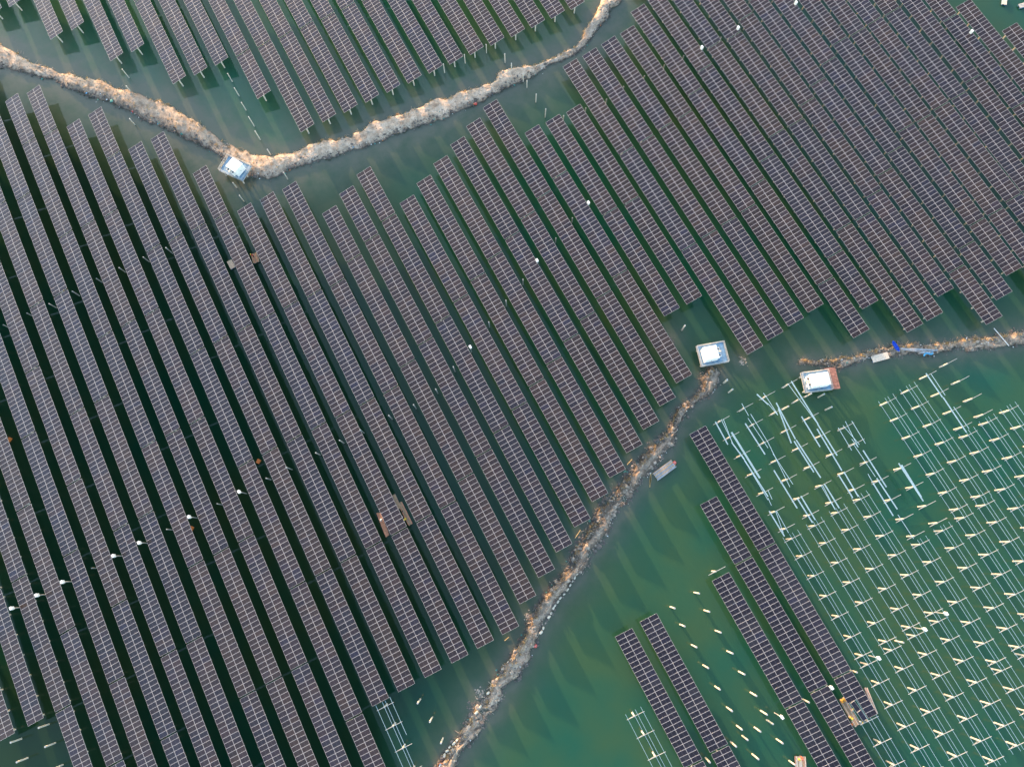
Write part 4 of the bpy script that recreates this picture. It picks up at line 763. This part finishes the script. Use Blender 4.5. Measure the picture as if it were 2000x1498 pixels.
t = thing('tool_box', 'amber yellow tool box at the upper end of the crowded raft', 'tool box', (RAFT_D[0][0] + .9, RAFT_D[0][1] - .5, .5), rz)
mb.box((0, 0, .22), (1.1, .6, .44)); mb.build('box', M['amber'], t); mb = MB(); mb.box((0, 0, .47), (1.16, .66, .06)); l = mb.build('lid', M['amber'], t)
mb = MB(); mb.box((0, 0, .53), (.4, .06, .06)); mb.build('handle', M['dark'], t)
# timbers lying by the grey raft
c, w, d, rz = frame_of(RAFT_F)
for i in range(4):
    a = Vector((RAFT_F[3][0] - .3 - .2 * i, RAFT_F[3][1] + .2 - .35 * i, .12)); b = a + Vector((-1.2, -1.5, 0)).normalized() * 2.4
    mb = MB(); mb.bar(a, b, .22, .16); tag(mb.build('timber', M['bamboo']), 'floating brown timber at the lower end of the grey moored raft', 'timber', 'timbers by the grey raft')
def boat(q, label, mat, inner, name, benches=2):
    c, w, d, rz = frame_of(q)
    if d > w: w, d, rz = d, w, rz + math.pi / 2
    root = thing(name, label, 'boat', (*c, .62), rz)
    n = 14; out = []
    for i in range(n + 1):
        x = -w / 2 + w * i / n; k = 1 - abs(2 * i / n - 1) ** 3.2; out.append((x, d / 2 * (.35 + .65 * k)))
    ring = lambda sc, z: [(x * sc, y * sc, z) for x, y in out] + [(x * sc, -y * sc, z) for x, y in out[::-1]]
    R = [ring(.82, 0), ring(1.0, .55), ring(.90, .55), ring(.76, .16)]; m = len(R[0]); mb = MB()
    vs = [p for r in R for p in r]
    fs = [(a * m + k, a * m + (k + 1) % m, (a + 1) * m + (k + 1) % m, (a + 1) * m + k) for a in range(3) for k in range(m)] + [tuple(range(m))[::-1], tuple(range(3 * m, 4 * m))]
    mb.add(vs, fs); mb.build('hull', mat, root)
    for i in range(benches):
        mb = MB(); mb.box((-w * .22 + i * w * .44 / max(1, benches - 1), 0, .42), (.30, d * .86, .05)); mb.build('bench', inner, root)
    mb = MB(); mb.box((0, 0, .19), (w * .6, d * .5, .04)); mb.build('floor_board', inner, root)
    return root
boat(BOAT_BLUE, 'bright blue plastic boat pulled up on the east dike', M['blueplastic'], M['blueplastic'], 'small_boat', 3)
bt = boat(BOAT_ORANGE, 'orange and white boat at the foot of the middle dike', M['orange'], M['foam'], 'small_boat', 2)
for (x, y), lab in zip(CRATE_SPOTS, ('orange plastic crate on a panel row edge, upper one', 'orange float peeking beside a panel row at the left edge', 'orange float in the dark gap near a white cabinet')):
    t = thing('orange_crate', lab, 'crate', (x, y, .0), .6)
    mb = MB(); mb.box((0, 0, .30), (1.1, .8, .5)); mb.build('crate_body', M['orange'], t); mb = MB(); mb.box((0, 0, .58), (1.16, .86, .06)); mb.build('rim', M['orange'], t)
for (x, y), lab in zip(BUOYS, ('red float at the right end of the grey moored raft', 'red basin at the waterline of the north dike', 'red bucket on the lower right bank of the middle dike', 'orange float by the pale north dike near the row tops')):
    t = thing('red_float', lab, 'float', (x, y, .1), 0); mb = MB()
    for a, b, r0, r1 in ((0, .15, .30, .48), (.15, .42, .48, .44), (.42, .56, .44, .2)):
        vs = [(r0 * math.cos(k * .6283), r0 * math.sin(k * .6283), a) for k in range(10)] + [(r1 * math.cos(k * .6283), r1 * math.sin(k * .6283), b) for k in range(10)]
        mb.add(vs, [(k, (k + 1) % 10, 10 + (k + 1) % 10, 10 + k) for k in range(10)] + ([tuple(range(10, 20))] if b > .5 else []))
    mb.build('float_body', M['red'], t); mb = MB(); mb.bar((-.2, 0, .6), (.2, 0, .6), .06, .08); mb.build('handle', M['foam'], t)
def tube(name, pts, r, mat, parent=None):
    cu = bpy.data.curves.new(name, 'CURVE'); cu.dimensions = '3D'; cu.bevel_depth = r; cu.bevel_resolution = 2; sp = cu.splines.new('NURBS'); sp.points.add(len(pts) - 1)
    for p, q in zip(sp.points, pts): p.co = (*q, 1)
    sp.use_endpoint_u = True; sp.order_u = 3; cu.materials.append(mat)
    tmp = bpy.data.objects.new(name, cu); COL.objects.link(tmp); dg = bpy.context.evaluated_depsgraph_get()
    me = bpy.data.meshes.new_from_object(tmp.evaluated_get(dg)); bpy.data.objects.remove(tmp)
    return put(name, me, parent)
tag(tube('hose', [(x, y, 1.0) for x, y in BLUE_HOSE], .20, M['lightblue']), 'light blue hose coiled at the edge of the east dike', 'hose')
for i in range(5):
    (x0, y0), (x1, y1) = PIPES[2 * i], PIPES[2 * i + 1]
    mb = MB(); mb.bar((x0, y0, 1.05 + .09 * (i % 2)), (x1, y1, 1.05 + .09 * ((i + 1) % 2)), .17, None, 8)
    tag(mb.build('water_pipe', M['pipe'], smooth=True), 'grey-blue pipe lying along the east dike beside the blue boat', 'pipe', 'pipes along the east dike')
mb = MB(); mb.bar((*LONG_PIPE[0], .5), (*LONG_PIPE[1], 1.3), .17, None, 8); tag(mb.build('water_pipe', M['white']), 'long white pipe slanting across the east dike near the right edge', 'pipe')
for i in range(3):
    mb = MB(); mb.bar((*BAMBOO[2 * i], .12), (*BAMBOO[2 * i + 1], .22), .16, None, 8)
    tag(mb.build('bamboo_pole', M['bamboo']), 'yellow bamboo pole floating at the panel ends, %s along the middle dike' % ('upper', 'middle', 'lowest')[i], 'pole')
# sandbags edging the middle dike
srng = random.Random(5)
mb = MB(); n = 8
vs = []
for a, (sx, z) in enumerate(((-.5, .12), (-.42, .22), (0, .27), (.42, .22), (.5, .12))):
    pass
for zi, (zz, k) in enumerate(((0, .8), (.13, 1.0), (.24, .82), (.29, .45))):
    for j in range(10):
        an = j * .6283; vs.append((.46 * k * math.copysign(abs(math.cos(an)) ** .7, math.cos(an)), .26 * k * math.copysign(abs(math.sin(an)) ** .7, math.sin(an)), zz))
mb.add(vs, [(r * 10 + j, r * 10 + (j + 1) % 10, r * 10 + 10 + (j + 1) % 10, r * 10 + 10 + j) for r in range(3) for j in range(10)] + [tuple(range(30, 40))])
BAG = mb.mesh('sandbag', M['sack'], True)
for pts, side, lab in ((SANDBAG_LEFT, 1, 'cream sandbag edging the left bank of the narrow lower dike'), (SANDBAG_LOW, 1, 'cream sandbag edging the left bank at the dike foot'), (SANDBAG_RIGHT, 1, 'cream sandbag edging the right bank of the middle dike')):
    for (ax, ay), (bx, by) in zip(pts[:-1], pts[1:]):
        L = math.hypot(bx - ax, by - ay); n = max(1, int(L / .95))
        for i in range(n):
            f = (i + .5) / n
            if srng.random() < .12: continue
            o = put('sandbag', BAG, None, (ax + (bx - ax) * f + srng.gauss(0, .08), ay + (by - ay) * f + srng.gauss(0, .08), .32 + srng.gauss(0, .05)), (srng.gauss(0, .1), srng.gauss(0, .1), math.atan2(by - ay, bx - ax) + srng.gauss(0, .25)))
            s = srng.uniform(.85, 1.2); o.scale = (s, s, s)
            tag(o, lab, 'sandbag', lab.replace('cream sandbag', 'cream sandbags'))

# ------------------------------------------------------------------ workers
def person_mesh(pose):
    """one continuous skinned figure; z=0 at the soles"""
    bend, arm = pose
    V = [(0, 0, .93), (0, 0, 1.12), (0, 0, 1.34), (0, 0, 1.46), (0, .01, 1.56), (0, .02, 1.66)]
    E = [(0, 1), (1, 2), (2, 3), (3, 4), (4, 5)]; Rr = [.155, .15, .17, .075, .095, .085]
    def chain(root, pts, rs):
        i = root
        for p, r in zip(pts, rs): V.append(p); Rr.append(r); E.append((i, len(V) - 1)); i = len(V) - 1
    for s in (-1, 1):
        chain(0, [(s * .10, 0, .86), (s * .11, .04 + .05 * s, .48), (s * .11, .02 * s, .09), (s * .12, .14 + .02 * s, .04)], [.115, .085, .058, .045])
        chain(2, [(s * .20, 0, 1.38), (s * .27, .06, 1.12), (s * .24, .12 + arm, 1.0 + arm * .5), (s * .235, .20 + arm, .98 + arm * .6)], [.075, .055, .042, .04])
    P = []
    for x, y, z in V:
        if z > .9 and bend:
            dz = z - .93; y, z = y + dz * math.sin(bend), .93 + dz * math.cos(bend) - (y * math.sin(bend))
        P.append((x, y, z))
    me = bpy.data.meshes.new('person'); me.from_pydata(P, E, [])
    o = bpy.data.objects.new('person', me); COL.objects.link(o)
    sk = o.modifiers.new('s', 'SKIN'); ss = o.modifiers.new('u', 'SUBSURF'); ss.levels = 1; ss.render_levels = 1
    for k, d in enumerate(me.skin_vertices[0].data): d.radius = (Rr[k], Rr[k]); d.use_root = (k == 0)
    dg = bpy.context.evaluated_depsgraph_get(); out = bpy.data.meshes.new_from_object(o.evaluated_get(dg)); bpy.data.objects.remove(o)
    head = P[5]
    return out, head
POSES = [person_mesh((0, .0)), person_mesh((.55, .18)), person_mesh((.9, .25))]
def hat(mat):
    mb = MB(); rings = ((0, .150), (.06, .148), (.12, .115), (.155, .05)); vs = [(r * math.cos(k * .5236), r * 1.12 * math.sin(k * .5236), z) for z, r in rings for k in range(12)]
    mb.add(vs, [(a * 12 + k, a * 12 + (k + 1) % 12, a * 12 + 12 + (k + 1) % 12, a * 12 + 12 + k) for a in range(3) for k in range(12)] + [tuple(range(36, 48))])
    vs = [(r * math.cos(k * .5236), r * 1.1 * math.sin(k * .5236) + (.05 if r > .16 else 0), z) for z, r in ((0.005, .15), (-.01, .20)) for k in range(12)]
    mb.add(vs, [(12 + k, 12 + (k + 1) % 12, (k + 1) % 12, k) for k in range(12)])
    return mb.mesh('helmet', mat, True)
CREW = [(2, 'yellow', 'redcloth', 'navy', 'worker in yellow helmet and reddish top on the dark raft between rows', .7),
        (1, 'foam', 'bluecloth', 'bluecloth', 'worker in pale blue clothes on the left reddish raft', 2.6),
        (1, 'green', 'greycloth', 'navy', 'worker in green helmet crouching on the right reddish raft', 1.2),
        (2, 'yellow', 'yellow', 'navy', 'worker in yellow vest bending on the right reddish raft', 1.9),
        (0, 'hair', 'greycloth', 'navy', 'bareheaded worker in grey on the right reddish raft', .2),
        (2, 'yellow', 'palewood', 'navy', 'worker with yellow helmet at the middle of the crowded raft', -.9),
        (1, 'yellow', 'green', 'navy', 'worker in green top with yellow helmet on the crowded raft', -.5),
        (1, 'yellow', 'foam', 'greycloth', 'worker in white top and yellow helmet at the panel stack end', -2.2),
        (1, 'orange', 'redcloth', 'navy', 'worker in orange-red at the lowest corner of the crowded raft', .3),
        (0, 'yellow', 'palewood', 'navy', 'worker in tan shirt at the left edge of the crowded raft', -1.4),
        (2, 'red', 'redcloth', 'navy', 'worker in red helmet on the bottom edge raft', 2.9),
        (2, 'yellow', 'yellow', 'greycloth', 'worker in yellow top on the bottom edge raft', .4)]
for (x, y), (pz, hc, top, legs, lab, rz) in zip(PEOPLE, CREW):
    me, head = POSES[pz]; me = me.copy()
    for mn in (legs, top, 'skin', 'dark'): me.materials.append(M[mn])
    hy, hz = head[1], head[2]
    for p in me.polygons:
        cx, cy, cz = p.center
        if (Vector((cx, cy, cz)) - Vector((0, hy, hz - .03))).length < .17: i = 2
        elif cz < .13: i = 3
        elif abs(cx) > .17 and cy > .10 + (hy - .02) * .35: i = 2
        elif cz < .92: i = 0
        else: i = 1
        p.material_index = i; p.use_smooth = True
    root = thing('person', lab, 'person', (x, y, .51), rz)
    put('body', me, root)
    b = (0, .55, .9)[pz]
    h = put('helmet' if hc != 'hair' else 'hair', hat(M[hc]), root, (0, hy, hz + .0), (-b * .6, 0, 0)); h.scale = (1.05, 1.05, 1.05)
# new modules waiting beside the half-filled table
root = thing('module_stack', 'stack of new dark modules waiting between the crowded raft and half-filled table', 'panel stack', (*STACK[0], 0), .10)
for j, dy in enumerate((-1.19, 1.19)):
    for q in range(3):
        o = put('solar_panel', PANEL, root, (0, dy, ZT - .12 - .05 * q), (0, -.06, math.pi / 2)); o.color = (*TINTS['dark'], 1)
